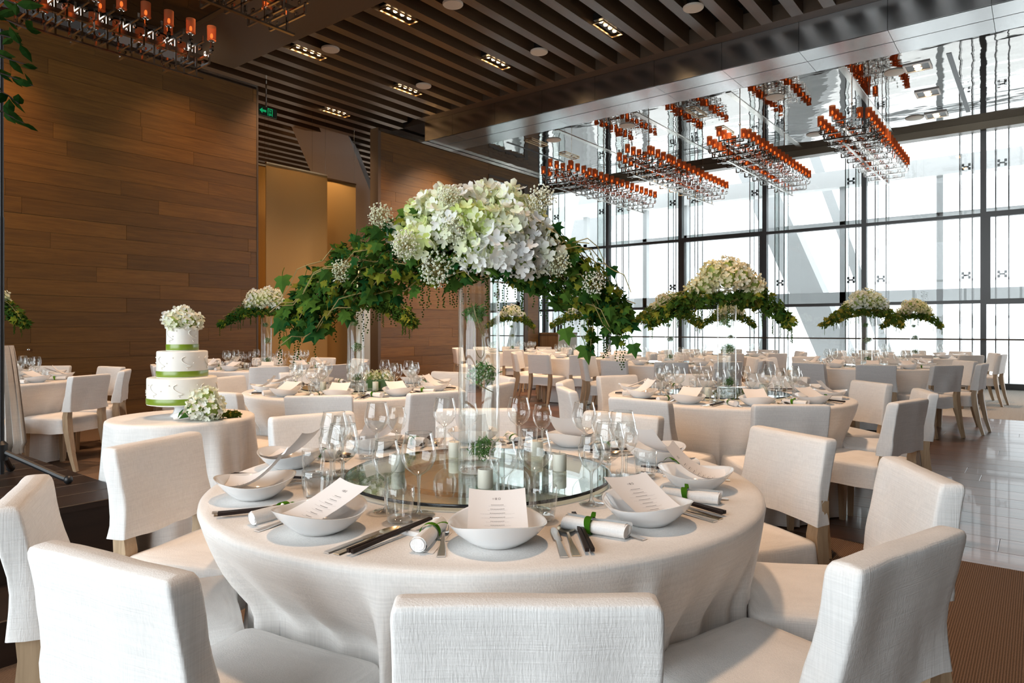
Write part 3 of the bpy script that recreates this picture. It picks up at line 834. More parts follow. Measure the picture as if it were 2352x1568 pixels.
def seat_cover(seed, hi):
    base = dense(rrect(0.225, 0.222, 0.03, 3 if hi else 1), 0.03 if hi else 0.12); n = len(base)
    sd = Vector((seed*5.7, 2.0, seed))
    rows = []
    def pt(p, z, s=1.0):
        wv = noise.noise_vector(Vector((p[0]*9, p[1]*9, z*6))+sd)*(0.007 if hi else 0.0)
        fl = 1.0+0.05*max(0, (0.42-z)/0.1)
        return (p[0]*s*fl+wv.x, p[1]*s*fl+0.03+wv.y, z+0.010*noise.noise(Vector((p[0]*7,p[1]*7,seed)))*(1 if z < 0.36 else 0))
    for z, s in ((0.335,0.985),(0.325,1.0),(0.36,1.0),(0.40,1.0),(0.437,1.0),(0.452,0.985),(0.458,0.95),(0.466,0.80),(0.472,0.5),(0.473,0.1)):
        rows.append([pt(p, z, s) for p in base])
    vs = [v for r_ in rows for v in r_]; fs = []
    for j in range(len(rows)-1):
        for i in range(n):
            q = (i+1) % n; fs.append((j*n+i, j*n+q, (j+1)*n+q, (j+1)*n+i))
    m = MB().add(vs, fs); m.f.append(tuple((len(rows)-1)*n+i for i in range(n))); m.m.append(0)
    m.box(-0.2, 0.2, -0.17, 0.23, 0.335, 0.345)
    return m.mesh('seat_cover', M['linen'], True, 55)
LEGF = MB().tube([(0,0,0),(0,0,0.34)], [0.015,0.024], 4, square=True).mesh('front_leg', M['oak'], False)
LEGR = MB().tube([(0,-0.305,0),(0,-0.262,0.15),(0,-0.222,0.36),(0,-0.213,0.47),(0,-0.232,0.60)], [0.015,0.02,0.027,0.026,0.020], 4, square=True).mesh('rear_leg', M['oak'], True, 30)
CH = {}
def chair_maker(seed, hi):
    def f():
        r = link('dining_chair', None)
        link('seat_cover', seat_cover(seed, hi), r)
        link('back_cover', back_cover(seed, hi), r)
        for sx in (-1, 1):
            link('leg', LEGF, r, (0.19*sx, 0.215, 0)); link('leg', LEGR, r, (0.185*sx, 0, 0))
        return r
    return f
def add_chair(cx_, cy_, ang, dist, turn, label, hi=True, group=None):
    a = rad(ang); x = cx_+dist*math.cos(a); y = cy_+dist*math.sin(a)
    seed = rng.randrange(4 if hi else 2)
    return place(('chair', seed, hi), chair_maker(seed, hi), label, 'chair', (x, y, 0), a+PI/2+rad(turn), group)

# ------------------------------------------------------------------ tablecloths
def cloth_mesh(R, seed, hi=True, nf=15, top=0.75, amp=1.0):
    rg = random.Random(seed)
    n = 300 if hi else 120
    ph = [rg.random()*6.28 for _ in range(6)]
    def fold(a):
        v = 0.55*math.sin(nf*a+ph[0]+0.9*math.sin(3*a+ph[1])) + 0.35*math.sin((nf+6)*a+ph[2]+0.8*math.sin(2*a+ph[3])) + 0.25*math.sin(7*a+ph[4])
        return v
    m = MB(); vs = []; fs = []
    prof = [(0.0,0),(0.5*R,0),(R-0.03,0),(R-0.012,-0.002),(R-0.003,-0.008),(R,-0.02)]
    nd = 22 if hi else 8
    rows = []
    for (r, dz) in prof[1:]:
        rows.append([(r*math.cos(2*PI*i/n), r*math.sin(2*PI*i/n), top+dz) for i in range(n)])
    for j in range(1, nd+1):
        t = j/nd; z = top-0.02-t*(top-0.02-0.008)
        row = []
        for i in range(n):
            a = 2*PI*i/n; f = fold(a)
            e = t**0.75
            rr = R + 0.012*t + amp*e*0.050*f*(1.25 if f > 0 else 0.8) + 0.012*e*noise.noise(Vector((math.cos(a)*4, math.sin(a)*4, z*3+seed)))
            row.append((rr*math.cos(a), rr*math.sin(a), z))
        rows.append(row)
    vs = [(0,0,top)]+[v for r_ in rows for v in r_]
    for i in range(n): fs.append((0, 1+i, 1+(i+1) % n))
    for j in range(len(rows)-1):
        for i in range(n):
            q = (i+1) % n; fs.append((1+j*n+i, 1+(j+1)*n+i, 1+(j+1)*n+q, 1+j*n+q))
    m.add(vs, fs)
    return m.mesh('tablecloth', M['cloth'], True, 60)

# ------------------------------------------------------------------ tableware
def bowl_mesh(n, lo=False):
    prof = [(0.0,0.004),(0.045,0.0),(0.055,0.002),(0.075,0.016),(0.097,0.036),(0.110,0.053),(0.1125,0.057),(0.110,0.0575),(0.106,0.054),(0.092,0.036),(0.07,0.017),(0.05,0.009),(0.0,0.007)]
    if lo: prof = [(0.05,0.0),(0.085,0.022),(0.112,0.057),(0.106,0.055),(0.07,0.018),(0.0,0.008)]
    return MB().lathe(prof, n, wob=lambda a, r: 0.0075*math.sin(2*(a-PI/4)+0)*0 + 0.008*math.cos(2*a+PI)*max(0, (r-0.05)/0.06)).mesh('bowl', M['porcelain'], True, 60)
BOWL, BOWLLO = bowl_mesh(48), bowl_mesh(18, True)

def wine_mesh(h, rb, seg):
    # bowl, stem and foot of a wine glass of height h and bowl radius rb
    zb = h*0.47
    bp = [(0.004,zb),(rb*0.35,zb+0.008),(rb*0.72,zb+0.022),(rb*0.95,zb+0.042),(rb,zb+0.058),(rb*0.97,zb+0.075),(rb*0.86,h-0.02),(rb*0.76,h-0.001),(rb*0.75,h),(rb*0.735,h-0.001)]
    bp2 = [(rb*0.84,h-0.02),(rb*0.95,zb+0.075),(rb*0.98,zb+0.058),(rb*0.93,zb+0.042),(rb*0.7,zb+0.0235),(rb*0.3,zb+0.010),(0.0,zb+0.008)]
    bowl = MB().lathe(bp, seg)
    bowl.lathe([(rb*0.75,h-0.0012),(rb*0.75+0.0009,h-0.0004),(rb*0.75,h+0.0006),(rb*0.75-0.0009,h-0.0004),(rb*0.75,h-0.0012)], seg)
    stem = MB().lathe([(0.006,zb+0.004),(0.0045,zb-0.008),(0.0034,zb-0.03),(0.0036,0.03),(0.005,0.014),(0.010,0.0065)], max(8, seg//3))
    rf = rb*0.93
    foot = MB().lathe([(0.0,0.007),(0.010,0.0062),(rf*0.6,0.0032),(rf,0.0018),(rf,0.0004),(0.0,0.0004)], seg)
    return bowl, stem, foot
def wine_maker(h, rb, hi):
    def f():
        b, s, ft = wine_mesh(h, rb, 32 if hi else 12)
        if hi:
            r = link('wine_glass', None)
            link('bowl', b.mesh('glass_bowl', M['glass'], True, 80), r); link('stem', s.mesh('glass_stem', M['stem']), r); link('foot', ft.mesh('glass_foot', M['glass'], True, 60), r)
            return r
        for q in (s, ft): b.add(q.v, q.f, 1)
        return link('wine_glass', b.mesh('far_wine_glass', [M['glass'], M['glass']], True, 80))
    return f
def tumbler_maker(hi):
    def f():
        n = 32 if hi else 12
        wall = MB().lathe([(0.0305,0.006),(0.034,0.03),(0.0372,0.055),(0.038,0.07),(0.037,0.088),(0.0366,0.0885),(0.0362,0.088)], n)
        base = MB().lathe([(0.0,0.001),(0.026,0.0005),(0.0305,0.0055),(0.0312,0.010),(0.026,0.0145),(0.0,0.013)], n)
        if hi:
            r = link('tumbler', None)
            link('wall', wall.mesh('tumbler_wall', M['glass'], True, 70), r); link('thick_base', base.mesh('tumbler_base', M['stem'], True, 50), r)
            return r
        wall.add(base.v, base.f)
        return link('tumbler', wall.mesh('far_tumbler', M['glass'], True, 70))
    return f
def strip(m, pts, mi=0):
    # pts: (y, z, halfwidth) along a flat piece of cutlery; thickness 2 mm
    vs = []; fs = []
    for y, z, hw in pts:
        vs += [(-hw,y,z),(hw,y,z),(hw*0.8,y,z+0.0022),(-hw*0.8,y,z+0.0022)]
    for i in range(len(pts)-1):
        a = i*4; b = a+4
        for k in range(4): fs.append((a+k, a+(k+1)%4, b+(k+1)%4, b+k))
    fs.append((0,1,2,3)[::-1]); e = (len(pts)-1)*4; fs.append((e,e+1,e+2,e+3))
    m.add(vs, fs, mi)
def fork_maker():
    r = link('fork', None)
    h = MB(); strip(h, [(-0.105,0.0005,0.010),(-0.08,0.001,0.0095),(-0.03,0.004,0.006),(0.02,0.010,0.0035),(0.035,0.010,0.004)])
    link('handle', h.mesh('handle', M['steel'], True, 30), r)
    t = MB(); strip(t, [(0.034,0.010,0.005),(0.042,0.008,0.011),(0.055,0.006,0.0125),(0.060,0.006,0.0125)])
    for x in (-0.0105,-0.0035,0.0035,0.0105): t.tube([(x,0.058,0.0068),(x,0.08,0.0068),(x*0.97,0.105,0.012)], [0.0019,0.0017,0.001], 5)
    link('tines', t.mesh('tines', M['steel'], True, 30), r)
    return r
def knife_maker():
    r = link('knife', None)
    h = MB(); strip(h, [(-0.105,0.0005,0.0095),(-0.06,0.001,0.0085),(-0.01,0.0015,0.0065),(0.005,0.0015,0.0065)])
    link('handle', h.mesh('handle', M['steel'], True, 30), r)
    t = MB(); strip(t, [(0.005,0.0012,0.006),(0.012,0.0012,0.0105),(0.07,0.0012,0.011),(0.095,0.0012,0.008),(0.104,0.0012,0.002)])
    link('blade', t.mesh('blade', M['steel'], True, 30), r)
    return r
def spoon_maker():
    r = link('spoon', None)
    h = MB(); strip(h, [(-0.10,0.0005,0.010),(-0.07,0.001,0.009),(-0.02,0.004,0.005),(0.03,0.009,0.003),(0.042,0.008,0.004)])
    link('handle', h.mesh('handle', M['gold'], True, 30), r)
    b = MB(); b.grid(lambda u, v: (0.021*math.sin(PI*v)**0.75*math.cos(2*PI*u)*(0.15+0.85*1) , 0.075-0.036*math.cos(PI*v), 0.0085-0.008*math.sin(PI*v)*(math.sin(PI*u)**2 if False else 1)*0), 1, 1)
    b = MB()
    def sp(u, v):   # v radial 0..1, u around
        a = 2*PI*u; return (0.0205*v*math.cos(a)*(1-0.12*math.sin(a)), 0.075+0.034*v*math.sin(a), 0.0015+0.0085*v**2)
    b.grid(sp, 20, 5, closeu=True)
    link('spoon_bowl', b.mesh('spoon_bowl', M['gold']), r)
    return r
def chop_maker():
    r = link('chopsticks', None)
    for i, dx in enumerate((-0.0055, 0.0055)):
        me = MB().tube([(dx*1.1,-0.125,0.006),(dx*0.5,0.145,0.013)], [0.0042,0.0026], 4, square=True).mesh('chopstick', M['lacquer'], False)
        link('chopstick', me, r)
    return r
REST = MB().bevbox(-0.035,0.035,-0.0085,0.0085,0,0.010,0.003).mesh('chopstick_rest', M['porcelain'], True, 30)
def napkin_maker(hi):
    def f():
        r = link('napkin', None)
        m = MB(); L = 0.165; turns = 3.2; n = 60 if hi else 22
        outer = []; 
        for i in range(n+1):
            t = i/n; a = t*turns*2*PI; rr = 0.002+0.019*t
            outer.append((rr*math.cos(a)*1.12, rr*math.sin(a)))
        tail = [(outer[-1][0]+0.004, outer[-1][1]-0.010),(outer[-1][0]+0.014, outer[-1][1]-0.0215)]
        prof = outer
        zmin = min(p[1] for p in prof)
        nl = 8 if hi else 1
        def fn(u, v):
            p = prof[min(n, int(round(u*n)))]
            y = (v-0.5)*L*(0.86+0.14*u) + 0.004*math.sin(u*17)
            k = 1.0 - 0.10*math.exp(-((v-0.55)/0.12)**2)
            return (p[0]*k, y, (p[1]-zmin)*k)
        m.grid(fn, n, nl)
        for sg in (-1, 1):
            cap = [(0.0175*math.cos(2*PI*q/14)*1.05, sg*(L/2-0.006), -zmin+0.0175*math.sin(2*PI*q/14)) for q in range(14)]
            m.add(cap, [tuple(range(14))])
        # loose flap lying on the table
        m.grid(lambda u, v: (0.012+0.022*u, (v-0.5)*L*0.98, 0.004*(1-u)+0.001), 2, nl)
        link('cotton_roll', m.mesh('cotton_roll', M['napkin'], True, 60), r)
        g = MB(); rr = 0.0222
        zc = -zmin*0.98
        g.grid(lambda u, v: (rr*1.08*math.cos(2*PI*u), 0.012+(v-0.5)*0.011*(1.2+0.4*math.sin(2*PI*u))+0.004*math.sin(2*PI*u), max(0.0012, zc+rr*0.93*math.sin(2*PI*u))), 20 if hi else 10, 1, closeu=True)
        if hi:
            g.grid(lambda u, v: (0.012+0.045*u, 0.012+0.012*u+(v-0.5)*0.012*(1-u**2), zc+rr*0.8+0.012*math.sin(PI*u)-0.012*u), 6, 1)
        link('leaf_tie', g.mesh('leaf_tie', M['leafband'], True, 60), r)
        return r
    return f
def menu_maker(var, hi):
    W_, Hh = 0.135, 0.20
    def pos(s, t, off=0.0):
        # s across -.5...5, t up the card 0..1 ; bottom rests in the bowl nearest the seat (-y), top leans to the table centre
        if var == 0:   # upright against the far rim, softly curved
            y = -0.066+0.160*t**0.95; z = 0.026+0.066*t**1.3
            ny, nz = -0.45, 0.89
        else:          # lying lower, curling
            y = -0.085+0.165*t; z = 0.034+0.085*t**2.1-0.012*math.sin(PI*t)
            ny, nz = -0.45, 0.89
        x = s*W_
        z += (0.010 if var == 0 else 0.016)*(2*s)**2*(1-t*0.4)
        return (x, y+ny*off, z+nz*off)
    def f():
        r = link('menu_card', None)
        m = MB(); nu, nv = (8, 12) if hi else (3, 4)
        m.grid(lambda u, v: pos(u-0.5, v), nu, nv)
        m.grid(lambda u, v: pos(0.5-u, v, -0.0006), nu, nv)
        link('card', m.mesh('card', M['paper'], True, 60), r)
        if hi:
            p = MB(); o = 0.0005
            def q(s0, s1, t0, t1, mi=0):
                k = max(1, int((s1-s0)/0.06))
                for i in range(k):
                    a = s0+(s1-s0)*i/k; b = s0+(s1-s0)*(i+1)/k
                    p.add([pos(a,t0,o),pos(b,t0,o),pos(b,t1,o),pos(a,t1,o)], [(0,1,2,3)], mi)
            # heading: three faint bars, a bold B shape and an O ring
            for i in range(3): q(-0.085+i*0.014, -0.078+i*0.014, 0.815, 0.845, 1)
            q(-0.035,-0.027,0.81,0.85); q(-0.027,-0.008,0.81,0.816); q(-0.027,-0.008,0.827,0.833); q(-0.027,-0.008,0.844,0.85); q(-0.012,-0.005,0.813,0.83); q(-0.012,-0.005,0.832,0.848)
            q(0.02,0.027,0.814,0.846); q(0.05,0.057,0.814,0.846); q(0.024,0.053,0.81,0.816); q(0.024,0.053,0.844,0.85)
            rg = random.Random(5)
            for i, (wa, wb) in enumerate(((0.11,0.15),(0.12,0.17),(0.13,0.29),(0.13,0.27),(0.12,0.2),(0.12,0.22),(0.1,0.2))):
                t = 0.70-i*0.082
                x = -wa
                while x < wa:
                    d = 0.018+0.01*rg.random(); q(x, min(wa, x+d*0.7), t, t+0.010); x += d
                x = -wb
                while x < wb:
                    d = 0.02+0.03*rg.random(); q(x, min(wb, x+d*0.8), t-0.022, t-0.018, 1); x += d
            link('printed_text', p.mesh('printed_text', [M['ink'], M['ink2']], False), r)
        return r
    return f
# ------------------------------------------------------------------ flowers
def leaf_shape(L, fold=0.12, kind='ivy'):
    if kind == 'ivy':
        o = [(0,0),(0.22,-0.10),(0.52,0.02),(0.34,0.26),(0.50,0.56),(0.20,0.55),(0,1.0),(-0.20,0.55),(-0.50,0.56),(-0.34,0.26),(-0.52,0.02),(-0.22,-0.10)]
        c = (0, 0.33)
    else:
        o = [(0,0),(0.2,0.25),(0.22,0.55),(0,1.0),(-0.22,0.55),(-0.2,0.25)]; c = (0,0.5)
    vs = [(x*L, y*L, -abs(x)*L*fold*2-0.25*L*y*y*0.6) for x, y in o]+[(c[0], c[1]*L, 0.02*L)]
    n = len(o)
    return vs, [(i, (i+1) % n, n) for i in range(n)]
def ivy_mesh(s):
    vs, fs = leaf_shape(s); m = MB().add(vs, fs)
    m.tube([(0,0,0),(0,-0.25*s,-0.02*s),(0,-0.6*s,-0.18*s)], 0.0011, 4)
    return m
def floret(m, mat, r, rg, mi=0):
    vs = [(0,0,0)]; fs = []
    for k in range(4):
        a = PI/2*k+0.15*rg.random(); w = 0.62
        ca, sa = math.cos(a), math.sin(a)
        cup = 0.15+0.45*rg.random()
        for (u, v, z) in ((0.35,w*0.55,0.05),(0.75,w*0.62,cup*0.8),(1.0,0.0,cup),(0.75,-w*0.62,cup*0.75),(0.35,-w*0.55,0.05),(0.6,0.0,0.02)):
            vs.append(((u*ca-v*sa)*r, (u*sa+v*ca)*r, z*r))
        b = 1+6*k
        fs += [(0,b+4,b+5),(0,b+5,b),(b,b+5,b+1),(b+1,b+5,b+2),(b+2,b+5,b+3),(b+3,b+5,b+4)]
    m.add(vs, fs, mi, mat)
def frame_to(d, spin, loc):
    d = Vector(d).normalized()
    q = d.to_track_quat('Z', 'Y').to_matrix().to_4x4()
    return Matrix.Translation(loc) @ q @ Matrix.Rotation(spin, 4, 'Z')
def fib(n, rg, jit=0.3):
    for i in range(n):
        z = 1-2*(i+0.5)/n; a = i*2.399963+jit*rg.random(); s = math.sqrt(1-z*z)
        yield Vector((s*math.cos(a), s*math.sin(a), z))
def head_mesh(R, nfl, fr, seed, mat, core=True):
    rg = random.Random(seed); m = MB()
    if core: m.sphere((0,0,0), R*0.72, 10, 7, 1)
    for d in fib(nfl, rg):
        p = d*R*(0.86+0.24*rg.random())
        dd = d+Vector((rg.uniform(-.4,.4),)*1+(rg.uniform(-.4,.4),rg.uniform(-.4,.4)))
        floret(m, frame_to(dd, rg.random()*6, p), fr*(0.8+0.4*rg.random()), rg)
    return m.mesh('hydrangea_head', [mat, M['petal_core']], True, 60)
def arm_point(path, t):
    n = len(path)-1; i = min(n-1, int(t*n)); f = t*n-i
    a, b = path[i], path[i+1]
    return [a[k]+(b[k]-a[k])*f for k in range(4)], Vector(b[:3])-Vector(a[:3])
def foliage_mesh(paths, counts, seed, size, vines_=20, name='foliage', hang=0.3):
    rg = random.Random(seed); m = MB()
    for path, cnt in zip(paths, counts):
        for i in range(cnt):
            (x, y, z, r), d = arm_point(path, rg.random())
            th = rg.random()*2*PI; q = r*math.sqrt(rg.random())*(1.0)
            dn = d.normalized(); side = dn.cross(Vector((0,0,1)));  side = side.normalized() if side.length > 1e-3 else Vector((1,0,0)); up = side.cross(dn)
            off = side*math.cos(th)*q+up*math.sin(th)*q*0.9
            p = Vector((x,y,z))+off
            s = size*(0.6+0.9*rg.random())
            nrm = off.normalized()+Vector((rg.uniform(-.9,.9), rg.uniform(-.9,.9), rg.uniform(-.3,.9)))
            M4 = frame_to(nrm, rg.random()*6.28, p)
            k = rg.random(); mi = 0 if k < 0.42 else (1 if k < 0.90 else 2)
            if k < 0.7:
                m.add([(0,0,0),(0.2*s,0.5*s,-0.05*s),(0,s,0.0),(-0.2*s,0.5*s,-0.05*s)], [(0,1,2),(0,2,3)], mi, M4)
            else:
                vs, fs = leaf_shape(s*1.3); m.add(vs, fs, mi, M4)
        vines = vines_ if cnt > 100 else 3
        for i in range(vines):
            t0 = rg.random()*0.6; pts = []
            (x, y, z, r), d = arm_point(path, t0)
            ph = rg.random()*6; o = Vector((rg.uniform(-1,1), rg.uniform(-1,1), rg.uniform(-1,1)))*r*0.8
            for k in range(7):
                t = min(1, t0+k*0.075)
                (x, y, z, r2), d = arm_point(path, t)
                wob = Vector((0, math.sin(ph+k*1.3), math.cos(ph+k*1.7)))*0.018
                pts.append(Vector((x,y,z))+o*(0.6+0.4*r2/max(r,0.01))+wob-Vector((0,0,hang*0.06*(k/6)**2)))
            m.tube(pts, 0.0016, 4, 3)
        for i in range(int(cnt*0.012)):   # hanging tassels
            (x, y, z, r), d = arm_point(path, rg.random()); x += rg.uniform(-.5,.5)*r; y += rg.uniform(-1,1)*r; z -= r*0.7
            for j in range(14):
                m.octa((x+rg.uniform(-.004,.004), y+rg.uniform(-.004,.004), z-j*0.008), 0.0045*size/0.03, 1)
    return m.mesh(name, [M['ivy'], M['fern'], M['ivy2'], M['vine']], False)
def blossom_mesh(R, n, seed, s=0.0035):
    rg = random.Random(seed); m = MB()
    for d in fib(n, rg, 1.0):
        p = d*R*(0.55+0.5*rg.random()); m.octa(p, s*(0.7+0.6*rg.random()))
        if rg.random() < 0.3: m.tube([(0,0,0), p], 0.0006, 3, 1)
    return m.mesh('small_blossoms', [M['babys'], M['vine']], False)

ARZ = rad(-52)     # arrangements run left-right across the picture
def main_arrangement(loc):
    rg = random.Random(21)
    r = thing('floral_arrangement', 'largest flower dome of white hydrangeas and trailing ivy on the front vase', 'flowers', loc, ARZ)
    heads = [(-.235,-.06,.135,.070),(-.19,-.03,.22,.075),(-.125,-.08,.245,.075),(-.05,-.03,.265,.08),(.03,.0,.275,.08),(.105,-.05,.255,.075),(.165,.0,.225,.07),
             (-.19,-.13,.12,.07),(-.09,-.15,.16,.08),(.0,-.17,.175,.08),(.085,-.16,.165,.08),(.16,-.12,.15,.075),(.0,-.18,.075,.07),(.075,-.19,.085,.075),(.145,-.15,.06,.065),(.225,-.10,.075,.07),(.215,-.02,.14,.065),(.0,.14,.2,.09),(-.14,.12,.18,.09),(.14,.12,.16,.09)]
    fls = []
    for k in range(3):
        fm = MB(); floret(fm, Matrix.Identity(4), 0.0225, rg); fls.append([MB().add(fm.v, fm.f).mesh('floret', M[mm], True, 60) for mm in ('petal', 'petal_green', 'petal_blue')])
    cores = [head_mesh(0.056, 40, 0.019, 40+k, M[mm]) for k, mm in enumerate(('petal', 'petal_green', 'petal_blue'))]
    for hi_, (x, y, z, R) in enumerate(heads):
        x *= 0.90; z = 0.005+(z-0.05)*0.88; R *= 0.84; hc = (0, 1, 0, 2, 0, 0, 1, 1, 0, 1, 0, 2, 0, 2, 2, 0, 1, 0, 0, 0)[hi_]
        h = link('hydrangea_head', cores[hc], r, (x, y, z), rg.random()*6)
        if y > 0.1: continue
        out_d = (Vector((x, y-0.02, z-0.08))).normalized()
        rotinv = Matrix.Rotation(-h.rotation_euler.z, 4, 'Z')
        cnt = 0
        for d in fib(44, rg):
            if d.dot(out_d) < 0.05 or cnt >= 17: continue
            cnt += 1
            p = d*R*(0.85+0.42*rg.random())
            dd = d+Vector((rg.uniform(-.75,.75), rg.uniform(-.75,.75), rg.uniform(-.6,.8)))
            s = 0.8+0.5*rg.random()
            link('floret', fls[rg.randrange(3)][hc if rg.random() < 0.75 else 0], h, mat=rotinv @ frame_to(dd, rg.random()*6, p) @ Matrix.Scale(s, 4))
    left = [(-.02,0,.06,.10),(-.20,-.02,.06,.135),(-.36,-.02,.0,.135),(-.50,0,-.09,.10),(-.62,0,-.17,.055)]
    right = [(.02,0,.05,.10),(.18,-.02,.03,.12),(.30,-.02,-.02,.115),(.40,0,-.11,.085),(.485,0,-.20,.045)]
    front = [(-.2,-.10,.03,.06),(0,-.13,.0,.07),(.2,-.1,.02,.06)]
    strand = [(.36,-.03,-.10,.02),(.362,-.03,-.20,.016),(.36,-.03,-.275,.010)]
    link('foliage', foliage_mesh([left, right, front, strand], [2600, 1900, 800, 80], 5, 0.021, 26), r, kind='stuff')
    ivs = [ivy_mesh(0.036).mesh('ivy_leaf', M['ivy'], False), ivy_mesh(0.050).mesh('ivy_leaf', M['ivy'], False), ivy_mesh(0.034).mesh('ivy_leaf', M['ivy2'], False)]
    n = 0
    for path, cnt in ((left, 120), (right, 85), (front, 30)):
        for i in range(cnt):
            (x, y, z, q), d = arm_point(path, rg.random()**0.85)
            th = rg.uniform(0, 2*PI); e = q*(0.75+0.4*rg.random())
            off = Vector((0, math.cos(th), math.sin(th)))*e
            if off.y > 0.03: off.y *= -0.6
            nrm = Vector((rg.uniform(-.6,.6), -0.75+rg.uniform(-.5,.4), 0.55+rg.uniform(-.5,.5)))
            tip = Vector((math.copysign(0.5, d.x)+rg.uniform(-.5,.5), -0.1, -0.8+rg.uniform(-.3,.5)))
            nrm.normalize(); tip = (tip-nrm*tip.dot(nrm)).normalized(); xx = tip.cross(nrm)
            m4 = Matrix(((xx.x,tip.x,nrm.x,x+off.x+rg.uniform(-.03,.03)),(xx.y,tip.y,nrm.y,y+off.y),(xx.z,tip.z,nrm.z,z+off.z),(0,0,0,1)))
            k = rg.random()
            link('ivy_leaf', ivs[1 if k < 0.3 else (2 if k > 0.84 else 0)], r, mat=m4 @ Matrix.Scale(0.75+0.5*rg.random(), 4))
    for (x, z, s) in ((-.635,-.03,1.25),(-.60,-.10,1.1),(-.64,-.17,1.2),(-.56,-.03,1.0),(-.235,.185,1.2),(.50,-.25,1.0),(.49,-.14,.9),(.345,-.255,1.3),(.28,-.20,1.2),(.43,.0,.9),(-.62,-.225,.9)):
        nrm = Vector((rg.uniform(-.3,.3), -0.9, 0.4)).normalized(); tip = Vector((rg.uniform(-.3,.3), 0, -1)); tip = (tip-nrm*tip.dot(nrm)).normalized(); xx = tip.cross(nrm)
        m4 = Matrix(((xx.x,tip.x,nrm.x,x),(xx.y,tip.y,nrm.y,-.03),(xx.z,tip.z,nrm.z,z),(0,0,0,1)))
        link('ivy_leaf', ivs[1], r, mat=m4 @ Matrix.Scale(s, 4))
    bl = blossom_mesh(0.05, 230, 3)
    for (x, y, z, s) in ((-.21,-.2,.05,.9),(-.06,-.21,.10,1.0),(-.08,-.19,.19,.8),(-.12,-.17,-.02,1.1),(.2,-.13,.2,.9),(.25,-.14,.0,.8),(-.30,-.12,.15,.8),(-.42,-.12,-.02,.7),(.36,-.1,-.06,.8)):
        link('small_blossoms', bl, r, mat=Matrix.Translation((x,y,z)) @ Matrix.Scale(s, 4))
    return r

FARM = {}
def arrangement_far(seed, warm):
    def f():
        rg = random.Random(seed)
        r = link('floral_arrangement', None)
        key = 'h%d' % warm
        if key not in FARM: FARM[key] = [head_mesh(0.085, 46, 0.026, 60+k, M['petal_warm'] if warm else M['petal']) for k in range(2)]
        for (x, y, z) in ((-.17,-.05,.10),(-.12,-.1,.19),(-.03,-.12,.14),(.06,-.12,.16),(.15,-.08,.11),(.02,.0,.23),(.10,.05,.2),(-.08,.08,.2),(.2,.03,.08),(-.2,.06,.07)):
            link('hydrangea_head', FARM[key][rg.randrange(2)], r, (x, y, z+0.01), rg.random()*6)
        if seed not in FARM:
            left = [(-.05,0,.06,.09),(-.25,0,.03,.11),(-.40,0,-.05,.085),(-.58,0,-.16,.04)]
            rt = [(.05,0,.06,.09),(.22,0,.03,.11),(.36,0,-.06,.085),(.48,0,-.17,.04)]
            fr = [(-.2,-.12,.02,.06),(0,-.15,.0,.05),(.2,-.12,.02,.06)]
            FARM[seed] = foliage_mesh([left, rt, fr], [850, 750, 260], seed, 0.034, 5)
        link('foliage', FARM[seed], r, kind='stuff')
        return r
    return f

# ------------------------------------------------------------------ vases, moss balls, turntables, candles
def vase_maker(n):
    def f():
        r = link('glass_vase', None)
        R, h = 0.0675, 0.665
        link('cylinder', MB().lathe([(R-0.004,0.035),(R-0.004,h-0.002),(R-0.002,h),(R,h-0.002),(R,0.004)], n).mesh('vase_cylinder', M['vase'], True, 60), r)
        link('thick_base', MB().lathe([(0,0.0),(R-0.003,0.0),(R,0.004),(R,0.03),(R-0.005,0.035),(0,0.035)], n).mesh('vase_base', M['stem'], True, 50), r)
        return r
    return f
def moss_mesh(R, seed, white):
    rg = random.Random(seed); m = MB()
    for d in fib(230, rg, 1.0):
        p = Vector((d.x*R, d.y*R, d.z*R*0.72))*(0.35+0.7*rg.random())
        s = 0.022*(0.6+0.8*rg.random())
        m.add([(-0.0016,0,0),(0.0016,0,0),(0.0012,s*0.6,0.004),(0,s,0)], [(0,1,2),(0,2,3)], 0, frame_to(d+Vector((rg.uniform(-1,1),rg.uniform(-1,1),rg.uniform(-1,1))), rg.random()*6, p))
        if white and rg.random() < 0.5: m.octa(p*1.08, 0.004, 1)
    return m.mesh('moss_ball', [M['moss'], M['babys']], False)
MOSS = [moss_mesh(0.046, 1, False), moss_mesh(0.048, 2, True), moss_mesh(0.036, 3, False)]
RING = MB().grid(lambda u, v: ((0.052+0.0012*math.cos(2*PI*v))*math.cos(2*PI*u), (0.052+0.0012*math.cos(2*PI*v))*math.sin(2*PI*u), 0.0012*math.sin(2*PI*v)), 32, 5, closeu=True).mesh('wire_ring', M['vine'])
def turntable_maker(hi):
    def f():
        r = link('turntable', None); R = 0.43; n = 96 if hi else 40
        link('glass_disc', MB().lathe([(0,0.012),(R-0.002,0.012),(R-0.002,0.020),(0,0.020)], n).mesh('glass_disc', M['turntable'], True, 40), r)
        link('edge_band', MB().lathe([(R-0.0015,0.0115),(R,0.012),(R+0.0012,0.016),(R,0.020),(R-0.004,0.0205)], n).mesh('edge_band', M['black']), r)
        link('base', MB().lathe([(0.262,0),(0.275,0),(0.275,0.011),(0.262,0.0115),(0.262,0)], n//2).mesh('turntable_base', M['base_brown'], True, 40), r)
        return r
    return f
def candle_maker():
    r = link('pillar_candle', None)
    link('wax', MB().lathe([(0,0),(0.0215,0),(0.0225,0.002),(0.0225,0.052),(0.021,0.055),(0.006,0.052),(0,0.052)], 24).mesh('wax', M['wax'], True, 50), r)
    link('wick', MB().tube([(0,0,0.051),(0.001,0,0.064)], 0.0012, 5).mesh('wick', M['wick']), r)
    return r

